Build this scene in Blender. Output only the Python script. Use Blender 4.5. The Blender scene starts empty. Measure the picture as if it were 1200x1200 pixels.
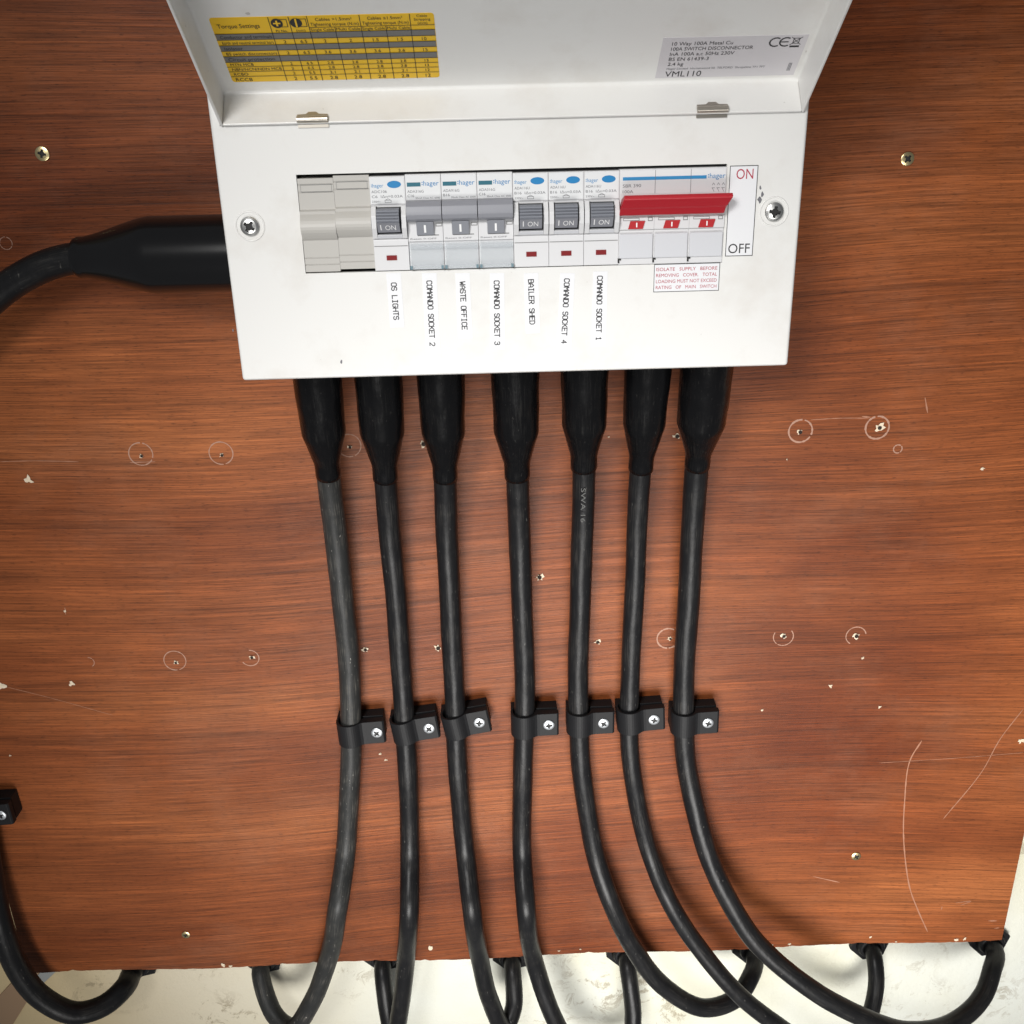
import bpy, bmesh, math, random
from mathutils import Vector, Matrix
random.seed(7)
sc = bpy.context.scene
COL = sc.collection

# ------------------------------------------------------------------ camera
CAM_F, PITCH, YAW, ROLL = 1204.0, 0.3956, 0.0138, -0.0243      # focal length in px of a 1200 px wide frame
CAM = Vector((-0.0114, -0.6265, 0.0628))
FW = Vector((math.sin(YAW)*math.cos(PITCH), math.cos(YAW)*math.cos(PITCH), -math.sin(PITCH)))
R0 = Vector((math.cos(YAW), -math.sin(YAW), 0)); U0 = R0.cross(FW)
RT = math.cos(ROLL)*R0 + math.sin(ROLL)*U0
UP = -math.sin(ROLL)*R0 + math.cos(ROLL)*U0
cd = bpy.data.cameras.new('camera'); cam = bpy.data.objects.new('camera', cd); COL.objects.link(cam)
cd.sensor_width = 36; cd.sensor_fit = 'HORIZONTAL'; cd.lens = 36*CAM_F/1200
cd.clip_start = 0.01; cd.clip_end = 50
m3 = Matrix((RT, UP, -FW)).transposed()
cam.matrix_world = Matrix.Translation(CAM) @ m3.to_4x4()
sc.camera = cam

# ------------------------------------------------------------------ world, lamps, exposure
w = bpy.data.worlds.new('World'); sc.world = w; w.use_nodes = True
bg = w.node_tree.nodes['Background']; bg.inputs[0].default_value = (0.92, 0.95, 1.0, 1); bg.inputs[1].default_value = 0.13
def area(name, loc, target, sx, sy, power, col, spread=180):
    l = bpy.data.lights.new(name, 'AREA'); l.shape = 'RECTANGLE'; l.size = sx; l.size_y = sy; l.energy = power; l.color = col; l.spread = math.radians(spread)
    o = bpy.data.objects.new(name, l); COL.objects.link(o); o.location = loc
    d = Vector(target) - Vector(loc); o.rotation_euler = d.to_track_quat('-Z', 'Y').to_euler()
    return o
area('doorway_light', (-0.34, -1.05, 0.38), (0.07, 0, -0.27), 0.26, 0.30, 1.12, (1.0, 0.985, 0.96), 52)
area('low_doorway_light', (0.04, -1.05, -0.76), (0.14, 0, -0.46), 0.70, 0.45, 2.8, (1.0, 0.98, 0.95), 58)
area('window_light', (-0.34, -1.30, 0.12), (0.0, 0, -0.1), 0.10, 0.16, 0.42, (0.85, 0.92, 1.0))
sc.view_settings.view_transform = 'Standard'; sc.view_settings.look = 'None'
sc.view_settings.exposure = 0.0; sc.view_settings.gamma = 1.0

# ------------------------------------------------------------------ rays of the photograph onto known planes
def ray(px, py): return FW + RT*((px-600)/CAM_F) - UP*((py-600)/CAM_F)
def at(px, py, y):
    d = ray(px, py); return CAM + d*((y-CAM.y)/d.y)
def onp(px, py, o, n):
    d = ray(px, py); return CAM + d*((o-CAM).dot(n)/d.dot(n))
FRONT = -0.10
def fr(px, py): return at(px, py, FRONT)

# ------------------------------------------------------------------ materials
def mat(name, col, rough=0.5, metal=0.0, **kw):
    m = bpy.data.materials.new(name); m.use_nodes = True
    b = m.node_tree.nodes['Principled BSDF']
    b.inputs['Base Color'].default_value = (*col, 1); b.inputs['Roughness'].default_value = rough; b.inputs['Metallic'].default_value = metal
    for k, v in kw.items(): b.inputs[k.replace('_', ' ')].default_value = v
    return m
class NT:
    def __init__(s, m): s.t = m.node_tree; s.b = s.t.nodes['Principled BSDF']
    def n(s, typ, **kw):
        nd = s.t.nodes.new(typ)
        for k, v in kw.items():
            if k.startswith('i_'):
                key = k[2:]; key = int(key) if key.isdigit() else key.replace('_', ' ')
                nd.inputs[key].default_value = v
            else: setattr(nd, k, v)
        return nd
    def l(s, a, b): s.t.links.new(a, b)
    def mapping(s, scale, src='Object', loc=(0,0,0), rot=(0,0,0)):
        tc = s.n('ShaderNodeTexCoord'); mp = s.n('ShaderNodeMapping')
        mp.inputs['Scale'].default_value = scale; mp.inputs['Location'].default_value = loc; mp.inputs['Rotation'].default_value = rot
        s.l(tc.outputs[src], mp.inputs['Vector']); return mp.outputs['Vector']
    def noise(s, vec, scale, detail=4, rough=0.5, dist=0.0):
        nd = s.n('ShaderNodeTexNoise'); nd.inputs['Scale'].default_value = scale; nd.inputs['Detail'].default_value = detail
        nd.inputs['Roughness'].default_value = rough; nd.inputs['Distortion'].default_value = dist
        s.l(vec, nd.inputs['Vector']); return nd.outputs['Fac']
    def ramp(s, fac, stops):
        r = s.n('ShaderNodeValToRGB'); e = r.color_ramp.elements
        while len(e) < len(stops): e.new(0.5)
        for i, (p, c) in enumerate(stops):
            e[i].position = p; e[i].color = (c, c, c, 1) if isinstance(c, (int, float)) else (*c, 1)
        s.l(fac, r.inputs['Fac']); return r.outputs['Color']
    def mix(s, fac, a, b, typ='MIX'):
        nd = s.n('ShaderNodeMix', data_type='RGBA', blend_type=typ)
        for sock, v in ((nd.inputs[0], fac), (nd.inputs[6], a), (nd.inputs[7], b)):
            if hasattr(v, 'node'): s.l(v, sock)
            elif isinstance(v, (int, float)): sock.default_value = v
            else: sock.default_value = (*v, 1)
        return nd.outputs[2]
    def bump(s, h, strength, dist):
        bp = s.n('ShaderNodeBump'); bp.inputs['Strength'].default_value = strength; bp.inputs['Distance'].default_value = dist
        s.l(h, bp.inputs['Height']); s.l(bp.outputs['Normal'], s.b.inputs['Normal'])
    def math(s, op, a, b):
        nd = s.n('ShaderNodeMath', operation=op)
        for sock, v in zip(nd.inputs, (a, b)):
            if hasattr(v, 'node'): s.l(v, sock)
            else: sock.default_value = v
        return nd.outputs[0]

def wood_mat():
    m = mat('varnished_plywood', (0.3, 0.1, 0.04), 0.5, Specular_IOR_Level=0.20); t = NT(m)
    tc = t.n('ShaderNodeTexCoord'); sep = t.n('ShaderNodeSeparateXYZ'); t.l(tc.outputs['Object'], sep.inputs[0])
    # slow waviness of the veneer figure
    wv = t.noise(t.mapping((1.1, 1, 1.6)), 1.3, 1, 0.4)
    off = t.math('MULTIPLY', t.math('SUBTRACT', wv, 0.5), 0.10)
    z2 = t.math('ADD', sep.outputs['Z'], off)
    cb = t.n('ShaderNodeCombineXYZ'); t.l(sep.outputs['X'], cb.inputs[0]); t.l(z2, cb.inputs[2])
    def mp(sx, sz, loc=0):
        n_ = t.n('ShaderNodeMapping'); n_.inputs['Scale'].default_value = (sx, 1, sz); n_.inputs['Location'].default_value = (loc, loc, loc)
        t.l(cb.outputs[0], n_.inputs['Vector']); return n_.outputs['Vector']
    broad = t.noise(mp(1.2, 13), 1.0, 3, 0.5)
    bands = t.noise(mp(0.9, 110, 3), 1.0, 6, 0.72)
    fibre = t.noise(mp(5.5, 560, 7), 1.0, 5, 0.72)
    fine = t.noise(mp(22, 1500, 5), 1.0, 3, 0.7)
    pores = t.noise(mp(150, 1900, 11), 1.0, 2, 0.6)
    patch = t.noise(t.mapping((2.2, 1, 2.6), loc=(0.35, 0, 0.2)), 1.5, 3, 0.5)  # veneer tone, offset so its dark patches also paint light falloff at left
    cloud = t.noise(t.mapping((5, 1, 9), loc=(1.7, 0, 0.4)), 1.0, 4, 0.55)
    c = t.ramp(broad, [(0.30, (0.150, 0.038, 0.0105)), (0.5, (0.218, 0.061, 0.0175)), (0.72, (0.280, 0.088, 0.027))])
    c = t.mix(1.0, c, t.ramp(bands, [(0.32, 0.82), (0.5, 1.0), (0.66, 1.15)]), 'MULTIPLY')
    c = t.mix(1.0, c, t.ramp(fibre, [(0.32, 0.72), (0.5, 1.0), (0.68, 1.26)]), 'MULTIPLY')
    c = t.mix(1.0, c, t.ramp(fine, [(0.33, 0.58), (0.5, 1.0), (0.67, 1.42)]), 'MULTIPLY')
    c = t.mix(0.75, c, t.ramp(pores, [(0.33, 0.35), (0.41, 1.0), (1.0, 1.0)]), 'MULTIPLY')
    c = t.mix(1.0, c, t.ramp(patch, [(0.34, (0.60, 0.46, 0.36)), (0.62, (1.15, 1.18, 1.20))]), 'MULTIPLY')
    lines = t.noise(mp(0.7, 75, 21), 1.0, 2, 0.5)
    c = t.mix(0.7, c, t.ramp(lines, [(0.0, 1.0), (0.40, 1.0), (0.425, 0.62), (0.45, 1.0), (0.58, 1.0), (0.60, 1.22), (0.63, 1.0)]), 'MULTIPLY')
    c = t.mix(1.0, c, t.ramp(cloud, [(0.34, (0.78, 0.72, 0.66)), (0.62, (1.12, 1.14, 1.16))]), 'MULTIPLY')
    # thin greyish scuffs and dust in the varnish
    dust = t.math('MULTIPLY', t.ramp(t.noise(t.mapping((7, 1, 9)), 1.0, 6, 0.72), [(0.50, 0.0), (0.74, 0.22)]), t.ramp(fine, [(0.4, 0.3), (0.6, 1.0)]))
    c = t.mix(dust, c, (0.36, 0.20, 0.13))
    t.l(c, t.b.inputs['Base Color'])
    t.l(t.ramp(fibre, [(0.3, 0.52), (0.7, 0.40)]), t.b.inputs['Roughness'])
    t.bump(t.math('ADD', fibre, t.math('MULTIPLY', fine, 0.5)), 0.30, 0.0006)
    return m
def white_mat(name, col, rough=0.32):
    m = mat(name, col, rough); t = NT(m)
    g = t.noise(t.mapping((1, 1, 1)), 26, 5, 0.65)
    c = t.mix(t.ramp(g, [(0.50, 0.0), (0.76, 0.34)]), col, (0.55, 0.50, 0.44))
    sp = t.noise(t.mapping((1, 1, 1)), 210, 2, 0.5)
    c = t.mix(t.ramp(sp, [(0.76, 0.0), (0.80, 0.55)]), c, (0.30, 0.27, 0.24))
    t.l(c, t.b.inputs['Base Color'])
    t.bump(t.noise(t.mapping((1, 1, 1)), 900, 2, 0.5), 0.08, 0.0004)
    return m
def black_mat(name, col, rough, dusty, spec=0.35):
    m = mat(name, col, rough, Specular_IOR_Level=spec); t = NT(m)
    v = t.mapping((5, 60, 1), 'UV')
    st = t.noise(v, 1.0, 5, 0.65)
    v2 = t.mapping((60, 60, 60))
    pt = t.noise(v2, 1.0, 4, 0.6)
    f = t.math('MULTIPLY', t.ramp(st, [(0.48, 0.0), (0.75, 1.0)]), t.ramp(pt, [(0.42, 0.0), (0.62, 1.0)]))
    c = t.mix(t.math('MULTIPLY', f, dusty), col, (0.22, 0.20, 0.17))
    sc2 = t.noise(t.mapping((700, 700, 230)), 1.0, 2, 0.5)
    c = t.mix(t.ramp(sc2, [(0.70, 0.0), (0.76, 0.55*min(1, dusty*1.6))]), c, (0.42, 0.40, 0.36))
    t.l(c, t.b.inputs['Base Color'])
    t.l(t.math('ADD', t.math('MULTIPLY', f, 0.25), rough), t.b.inputs['Roughness'])
    t.bump(t.noise(t.mapping((130, 130, 60)), 1.0, 3, 0.5), 0.3, 0.0012)
    return m
def wall_mat():
    m = mat('stained_white_render', (0.66, 0.65, 0.55), 0.85); t = NT(m)
    big = t.noise(t.mapping((5, 1, 5)), 1.0, 4, 0.55)
    c = t.ramp(big, [(0.3, (0.68, 0.65, 0.48)), (0.5, (0.78, 0.78, 0.68)), (0.7, (0.82, 0.84, 0.78))])
    sepx = t.n('ShaderNodeSeparateXYZ'); t.l(t.n('ShaderNodeTexCoord').outputs['Object'], sepx.inputs[0])
    mr = t.n('ShaderNodeMapRange'); t.l(sepx.outputs['X'], mr.inputs[0])
    mr.inputs[1].default_value = -0.10; mr.inputs[2].default_value = -0.42
    c = t.mix(t.math('MULTIPLY', mr.outputs[0], 0.9), c, (0.62, 0.47, 0.24))
    rg = t.noise(t.mapping((48, 1, 48)), 1.0, 8, 0.80, 0.8)
    mask = t.noise(t.mapping((9, 1, 9), loc=(3.1, 0, 1.7)), 1.0, 3, 0.5)
    f = t.math('MULTIPLY', t.ramp(rg, [(0.53, 0.0), (0.60, 1.0), (0.66, 0.15)]), t.ramp(mask, [(0.50, 0.0), (0.66, 0.85)]))
    c = t.mix(f, c, (0.30, 0.24, 0.15))
    t.l(c, t.b.inputs['Base Color'])
    t.bump(t.noise(t.mapping((1, 1, 1)), 70, 6, 0.7), 0.5, 0.004)
    return m
M = {}
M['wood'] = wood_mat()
M['edge'] = mat('raw_plywood_edge', (0.30, 0.17, 0.10), 0.8)
M['wall'] = wall_mat()
M['white'] = white_mat('white_powder_coat', (0.755, 0.75, 0.73))
M['inside'] = mat('shaded_steel_inside', (0.10, 0.10, 0.10), 0.6)
M['plastic'] = mat('pale_grey_plastic', (0.60, 0.61, 0.64), 0.38)
M['plastic_w'] = mat('light_grey_plastic', (0.66, 0.66, 0.67), 0.38)
M['blank'] = mat('putty_grey_plastic', (0.47, 0.455, 0.425), 0.42)
M['line'] = mat('moulded_joint', (0.22, 0.22, 0.22), 0.6)
M['rail'] = mat('black_recess_plastic', (0.012, 0.012, 0.012), 0.6)
M['toggle'] = mat('slate_grey_plastic', (0.19, 0.20, 0.23), 0.42)
M['toggle_l'] = mat('mid_grey_plastic', (0.245, 0.25, 0.28), 0.4)
M['red'] = mat('red_handle_plastic', (0.42, 0.008, 0.018), 0.38)
M['red_tab'] = mat('red_flag_plastic', (0.42, 0.010, 0.014), 0.45)
M['led'] = mat('dark_red_indicator', (0.20, 0.012, 0.014), 0.3)
M['blue'] = mat('blue_print', (0.012, 0.20, 0.46), 0.4)
M['blue_t'] = mat('light_blue_print', (0.03, 0.24, 0.50), 0.4)
M['latch'] = mat('holder_latch_plastic', (0.16, 0.24, 0.28), 0.3)
M['teal'] = mat('teal_print', (0.02, 0.13, 0.18), 0.4)
M['ink_g'] = mat('grey_print', (0.15, 0.15, 0.165), 0.6)
M['ink'] = mat('black_print', (0.018, 0.018, 0.02), 0.6)
M['ink_r'] = mat('red_print', (0.42, 0.04, 0.07), 0.6)
M['ink_w'] = mat('white_print', (0.85, 0.85, 0.85), 0.5)
M['tape'] = mat('white_label_tape', (0.775, 0.78, 0.80), 0.35)
M['paper'] = mat('silver_grey_sticker', (0.60, 0.58, 0.60), 0.5)
M['lbl'] = mat('printed_face_white', (0.70, 0.71, 0.72), 0.4)
M['yellow'] = mat('yellow_sticker', (0.82, 0.50, 0.012), 0.42)
M['band'] = mat('grey_sticker_band', (0.17, 0.165, 0.155), 0.45)
M['steel'] = mat('zinc_steel', (0.72, 0.72, 0.70), 0.34, 1.0)
M['hinge'] = mat('hinge_steel', (0.50, 0.46, 0.40), 0.35, 1.0)
M['brass'] = mat('yellow_passivated_screw', (0.80, 0.66, 0.36), 0.3, 1.0)
M['zinc_w'] = mat('bright_zinc', (0.50, 0.52, 0.54), 0.42, 0.85)
M['cable'] = black_mat('black_pvc_sheath', (0.009, 0.009, 0.0098), 0.36, 0.17, 0.24)
M['cable_d'] = black_mat('dusty_black_sheath', (0.024, 0.0245, 0.024), 0.44, 0.6, 0.26)
M['shroud'] = black_mat('black_rubber_shroud', (0.004, 0.004, 0.0045), 0.24, 0.05, 0.26)
M['shroud_g'] = mat('glossy_black_shroud', (0.006, 0.006, 0.0065), 0.16)
M['emboss'] = mat('worn_raised_letters', (0.055, 0.055, 0.052), 0.5)
M['clip'] = mat('black_nylon', (0.012, 0.012, 0.013), 0.48, Specular_IOR_Level=0.18)
M['splinter'] = mat('pale_torn_wood', (0.74, 0.62, 0.46), 0.8)
M['hole'] = mat('drill_hole_shadow', (0.02, 0.012, 0.008), 0.9)
M['pencil'] = mat('pale_pencil_mark', (0.38, 0.21, 0.145), 0.7)
M['scr'] = mat('pale_scratch', (0.36, 0.165, 0.095), 0.7)
M['tan'] = mat('tan_torn_card', (0.34, 0.22, 0.13), 0.8)
M['greystrip'] = mat('grey_trim', (0.32, 0.33, 0.32), 0.6)
def clear_mat():
    m = mat('clear_blue_tinted_plastic', (0.74, 0.77, 0.79), 0.12); t = NT(m)
    tr = t.n('ShaderNodeBsdfTransparent'); tr.inputs[0].default_value = (0.965, 0.972, 0.978, 1)
    mx = t.n('ShaderNodeMixShader'); mx.inputs[0].default_value = 0.22
    out = t.t.nodes['Material Output']
    t.l(tr.outputs[0], mx.inputs[1]); t.l(t.b.outputs[0], mx.inputs[2]); t.l(mx.outputs[0], out.inputs['Surface'])
    return m
M['clear'] = clear_mat()

# ------------------------------------------------------------------ mesh building
_txt = {}
def text_data(s):
    if s not in _txt:
        c = bpy.data.curves.new('t', 'FONT'); c.body = s; c.resolution_u = 3; c.size = 1
        o = bpy.data.objects.new('t', c); COL.objects.link(o)
        dg = bpy.context.evaluated_depsgraph_get(); e = o.evaluated_get(dg); me = e.to_mesh()
        vs = [(v.co.x, v.co.y) for v in me.vertices]; fs = [tuple(p.vertices) for p in me.polygons]
        e.to_mesh_clear(); bpy.data.objects.remove(o); bpy.data.curves.remove(c)
        xs = [v[0] for v in vs] or [0]
        _txt[s] = (vs, fs, min(xs), max(xs))
    return _txt[s]
CAPH = 0.73
GL = {  # single-stroke letters on a 4 x 6 grid
 'A': [[(0,0),(0,4),(2,6),(4,4),(4,0)],[(0,2.4),(4,2.4)]], 'B': [[(0,0),(0,6),(3,6),(4,5),(4,4),(3,3.2),(4,2.2),(4,1),(3,0),(0,0)],[(0,3.2),(3,3.2)]],
 'C': [[(4,1),(3,0),(1,0),(0,1),(0,5),(1,6),(3,6),(4,5)]], 'D': [[(0,0),(0,6),(2.6,6),(4,4.6),(4,1.4),(2.6,0),(0,0)]],
 'E': [[(4,0),(0,0),(0,6),(4,6)],[(0,3.1),(3.2,3.1)]], 'F': [[(0,0),(0,6),(4,6)],[(0,3.1),(3.2,3.1)]],
 'G': [[(4,5),(3,6),(1,6),(0,5),(0,1),(1,0),(3,0),(4,1),(4,2.8),(2.4,2.8)]], 'H': [[(0,0),(0,6)],[(4,0),(4,6)],[(0,3.1),(4,3.1)]],
 'I': [[(0.8,0),(3.2,0)],[(2,0),(2,6)],[(0.8,6),(3.2,6)]], 'K': [[(0,0),(0,6)],[(4,6),(0.2,2.6)],[(1.3,3.6),(4,0)]],
 'L': [[(0,6),(0,0),(4,0)]], 'M': [[(0,0),(0,6),(2,3),(4,6),(4,0)]], 'N': [[(0,0),(0,6),(4,0),(4,6)]],
 'O': [[(1,0),(0,1),(0,5),(1,6),(3,6),(4,5),(4,1),(3,0),(1,0)]], 'R': [[(0,0),(0,6),(3,6),(4,5),(4,4),(3,3),(0,3)],[(1.9,3),(4,0)]],
 'S': [[(0,1),(1,0),(3,0),(4,1),(4,2.2),(3,3),(1,3.2),(0,4),(0,5),(1,6),(3,6),(4,5)]], 'T': [[(0,6),(4,6)],[(2,6),(2,0)]],
 'W': [[(0,6),(0.8,0),(2,3.4),(3.2,0),(4,6)]], '1': [[(0.8,4.8),(2,6),(2,0)],[(0.8,0),(3.2,0)]],
 '2': [[(0,5),(1,6),(3,6),(4,5),(4,3.8),(0,0),(4,0)]], '3': [[(0,5),(1,6),(3,6),(4,5),(4,4),(3,3.2),(1.5,3.2)],[(3,3.2),(4,2.3),(4,1),(3,0),(1,0),(0,1)]],
 '4': [[(3,0),(3,6),(0,2),(4,2)]], ' ': []}
class MB:
    def __init__(s): s.v = []; s.f = []; s.m = []; s.mats = []; s.uv = {}; s.smooth = set()
    def mi(s, k):
        if k not in s.mats: s.mats.append(k)
        return s.mats.index(k)
    def add(s, vs, fs, k, smooth=False, uvs=None):
        b = len(s.v); s.v += [Vector(v) for v in vs]; i = s.mi(k)
        for n, f in enumerate(fs):
            if smooth: s.smooth.add(len(s.f))
            if uvs: s.uv[len(s.f)] = uvs[n]
            s.f.append(tuple(b+q for q in f)); s.m.append(i)
    def box(s, x0, x1, y0, y1, z0, z1, k, mtx=None):
        vs = [Vector(p) for p in ((x0,y0,z0),(x1,y0,z0),(x1,y1,z0),(x0,y1,z0),(x0,y0,z1),(x1,y0,z1),(x1,y1,z1),(x0,y1,z1))]
        if mtx: vs = [mtx @ v for v in vs]
        s.add(vs, [(0,3,2,1),(4,5,6,7),(0,1,5,4),(1,2,6,5),(2,3,7,6),(3,0,4,7)], k)
    def prism_x(s, prof, x0, x1, k, shear=0.0, smooth=False):       # prof: (y,z) loop
        n = len(prof)
        vs = [(x0, y, z) for y, z in prof] + [(x1, y, z) for y, z in prof]
        fs = [tuple(range(n)), tuple(range(2*n-1, n-1, -1))]
        s.add(vs, fs, k)
        s.add(vs, [(i, i+n, (i+1) % n+n, (i+1) % n) for i in range(n)], k, smooth)
    def prism_z(s, prof, z0, z1, k, mtx=None):                       # prof: (x,y) loop
        n = len(prof)
        vs = [Vector((x, y, z0)) for x, y in prof] + [Vector((x, y, z1)) for x, y in prof]
        if mtx: vs = [mtx @ v for v in vs]
        s.add(vs, [tuple(range(n-1, -1, -1)), tuple(range(n, 2*n))] + [(i, (i+1) % n, (i+1) % n+n, i+n) for i in range(n)], k)
    def flat(s, F, pts, h, k, base=0.0):                              # polygon in a frame with a little thickness
        o, U, V, N = F; n = len(pts)
        lo = [o+U*x+V*y+N*base for x, y in pts]; hi = [o+U*x+V*y+N*(base+h) for x, y in pts]
        s.add(lo+hi, [tuple(range(n, 2*n))]+[(i, (i+1) % n, (i+1) % n+n, i+n) for i in range(n)], k)
    def rect(s, F, x0, y0, x1, y1, h, k, base=0.0): s.flat(F, [(x0,y0),(x1,y0),(x1,y1),(x0,y1)], h, k, base)
    def outline(s, F, x0, y0, x1, y1, t, e, k):
        for a in ((x0,y0,x1,y0+t),(x0,y1-t,x1,y1),(x0,y0+t,x0+t,y1-t),(x1-t,y0+t,x1,y1-t)): s.quad(F, *a, e, k)
    def quad(s, F, x0, y0, x1, y1, e, k):
        o, U, V, N = F
        s.add([o+U*x+V*y+N*e for x, y in ((x0,y0),(x1,y0),(x1,y1),(x0,y1))], [(0,1,2,3)], k)
    def poly(s, F, pts, e, k):
        o, U, V, N = F
        s.add([o+U*x+V*y+N*e for x, y in pts], [tuple(range(len(pts)))], k)
    def disc(s, F, cx, cy, rx, ry, e, k, n=24, a0=0, a1=2*math.pi):
        s.poly(F, [(cx+rx*math.cos(a0+(a1-a0)*i/n), cy+ry*math.sin(a0+(a1-a0)*i/n)) for i in range(n if a1-a0 > 6.2 else n+1)], e, k)
    def text(s, F, t, x, y, h, e, k, w=None, align='L', maxw=None):
        vs, fs, a, b = text_data(t); o, U, V, N = F
        sy = h/CAPH; sx = sy if w is None else w/(b-a)
        if maxw and (b-a)*sx > maxw: sx = maxw/(b-a)
        if align == 'C': x -= (b-a)*sx/2
        if align == 'R': x -= (b-a)*sx
        s.add([o+U*(x+(vx-a)*sx)+V*(y+vy*sy)+N*e for vx, vy in vs], fs, k)
    def stroke(s, F, pts, wd, e, k):
        for a, b in zip(pts, pts[1:]):
            dx, dy = b[0]-a[0], b[1]-a[1]; L = math.hypot(dx, dy) or 1; dx /= L; dy /= L
            a2 = (a[0]-dx*wd*.35, a[1]-dy*wd*.35); b2 = (b[0]+dx*wd*.35, b[1]+dy*wd*.35); nx, ny = -dy*wd/2, dx*wd/2
            s.poly(F, [(a2[0]-nx,a2[1]-ny),(b2[0]-nx,b2[1]-ny),(b2[0]+nx,b2[1]+ny),(a2[0]+nx,a2[1]+ny)], e, k); e += 2e-6
    def mono(s, F, t, x0, x1, h, wd, e, k):
        p = (x1-x0)/len(t)
        for i, c in enumerate(t):
            for ln in GL[c]: s.stroke(F, [(x0+p*i+p*.12+q[0]*p*.76/4, q[1]*h/6) for q in ln], wd, e, k)
    def tube(s, pts, rad, k, seg=20, caps=True, wob=0.0):
        n = len(pts); rs = rad if isinstance(rad, (list, tuple)) else [rad]*n
        T = [(pts[min(i+1, n-1)]-pts[max(i-1, 0)]).normalized() for i in range(n)]
        ref = Vector((0, -1, 0)) if abs(T[0].y) < 0.9 else Vector((0, 0, 1))
        nr = (ref - T[0]*ref.dot(T[0])).normalized(); vs = []; L = 0; ls = []; ph = random.uniform(0, 6.28)
        for i in range(n):
            nr = (nr - T[i]*nr.dot(T[i])).normalized(); bn = T[i].cross(nr)
            if i: L += (pts[i]-pts[i-1]).length
            ls.append(L)
            for j in range(seg):
                a = 2*math.pi*j/seg; f = 1
                if wob: f += wob*(math.sin(2*a+L*70+ph)+0.7*math.sin(3*a-L*150+2*ph)+0.5*math.sin(5*a+L*260-ph))*0.5
                vs.append(pts[i]+(nr*math.cos(a)+bn*math.sin(a))*rs[i]*f)
        fs = []; uvs = []
        for i in range(n-1):
            for j in range(seg):
                j2 = (j+1) % seg; fs.append((i*seg+j, i*seg+j2, (i+1)*seg+j2, (i+1)*seg+j))
                u0, u1 = ls[i]*10, ls[i+1]*10; v0, v1 = j/seg, (j+1)/seg
                uvs.append([(u0,v0),(u0,v1),(u1,v1),(u1,v0)])
        s.add(vs, fs, k, True, uvs)
        if caps:
            s.add([vs[j] for j in range(seg)], [tuple(range(seg-1, -1, -1))], k)
            s.add([vs[(n-1)*seg+j] for j in range(seg)], [tuple(range(seg))], k)
    def build(s, name, parent=None, bevel=0, seg=2):
        me = bpy.data.meshes.new(name); me.from_pydata([tuple(v) for v in s.v], [], s.f)
        for k in s.mats: me.materials.append(M[k])
        for i, p in enumerate(me.polygons): p.material_index = s.m[i]; p.use_smooth = i in s.smooth
        if s.uv:
            ul = me.uv_layers.new(name='UVMap')
            for fi, uv in s.uv.items():
                for li, c in zip(me.polygons[fi].loop_indices, uv): ul.data[li].uv = c
        me.update()
        if bevel:
            bm = bmesh.new(); bm.from_mesh(me)
            bmesh.ops.recalc_face_normals(bm, faces=bm.faces)
            eds = [e for e in bm.edges if len(e.link_faces) == 2 and e.calc_face_angle(0) > 0.5]
            bmesh.ops.bevel(bm, geom=eds, offset=bevel, segments=seg, profile=0.5, affect='EDGES', clamp_overlap=True)
            bm.to_mesh(me); bm.free()
        o = bpy.data.objects.new(name, me); COL.objects.link(o)
        if parent: o.parent = parent
        return o
def thing(name, label, cat, loc=(0,0,0), group=None):
    o = bpy.data.objects.new(name, None); COL.objects.link(o); o.location = loc; o.empty_display_size = 0.02
    o['label'] = label; o['category'] = cat
    if group: o['group'] = group
    return o
def copy_tree(o, parent=None):
    c = o.copy(); COL.objects.link(c); c.parent = parent
    for ch in list(o.children): copy_tree(ch, c)
    return c
def spline(ps, step=0.004):
    ps = [Vector(p) for p in ps]; q = [2*ps[0]-ps[1]]+ps+[2*ps[-1]-ps[-2]]; out = []
    for i in range(1, len(q)-2):
        a, b, c, d = q[i-1:i+3]
        ta = 0; tb = (b-a).length**.5; tc = tb+(c-b).length**.5; td = tc+(d-c).length**.5
        n = max(2, int((c-b).length/step))
        for k in range(n):
            t = tb+(tc-tb)*k/n
            A1 = a*((tb-t)/(tb-ta))+b*((t-ta)/(tb-ta)); A2 = b*((tc-t)/(tc-tb))+c*((t-tb)/(tc-tb)); A3 = c*((td-t)/(td-tc))+d*((t-tc)/(td-tc))
            B1 = A1*((tc-t)/(tc-ta))+A2*((t-ta)/(tc-ta)); B2 = A2*((td-t)/(td-tb))+A3*((t-tb)/(td-tb))
            out.append(B1*((tc-t)/(tc-tb))+B2*((t-tb)/(tc-tb)))
    out.append(ps[-1]); return out

# ------------------------------------------------------------------ wall and board
WALL_Y = 0.040
b = MB(); b.box(-1.6, 1.6, WALL_Y, WALL_Y+0.05, -1.5, 1.0, 'wall')
wall = b.build('wall'); wall['kind'] = 'structure'

BX0, BX1, BZ0, BZ1 = -0.3996, 0.3862, -0.5873, 0.42
board = thing('backing_board', 'large reddish brown varnished plywood board fixed to the white wall behind the fuse box', 'board', (0, 0, BZ0))
def brel(o): o.location = (0, 0, -BZ0); return o
bm_ = MB()
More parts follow.
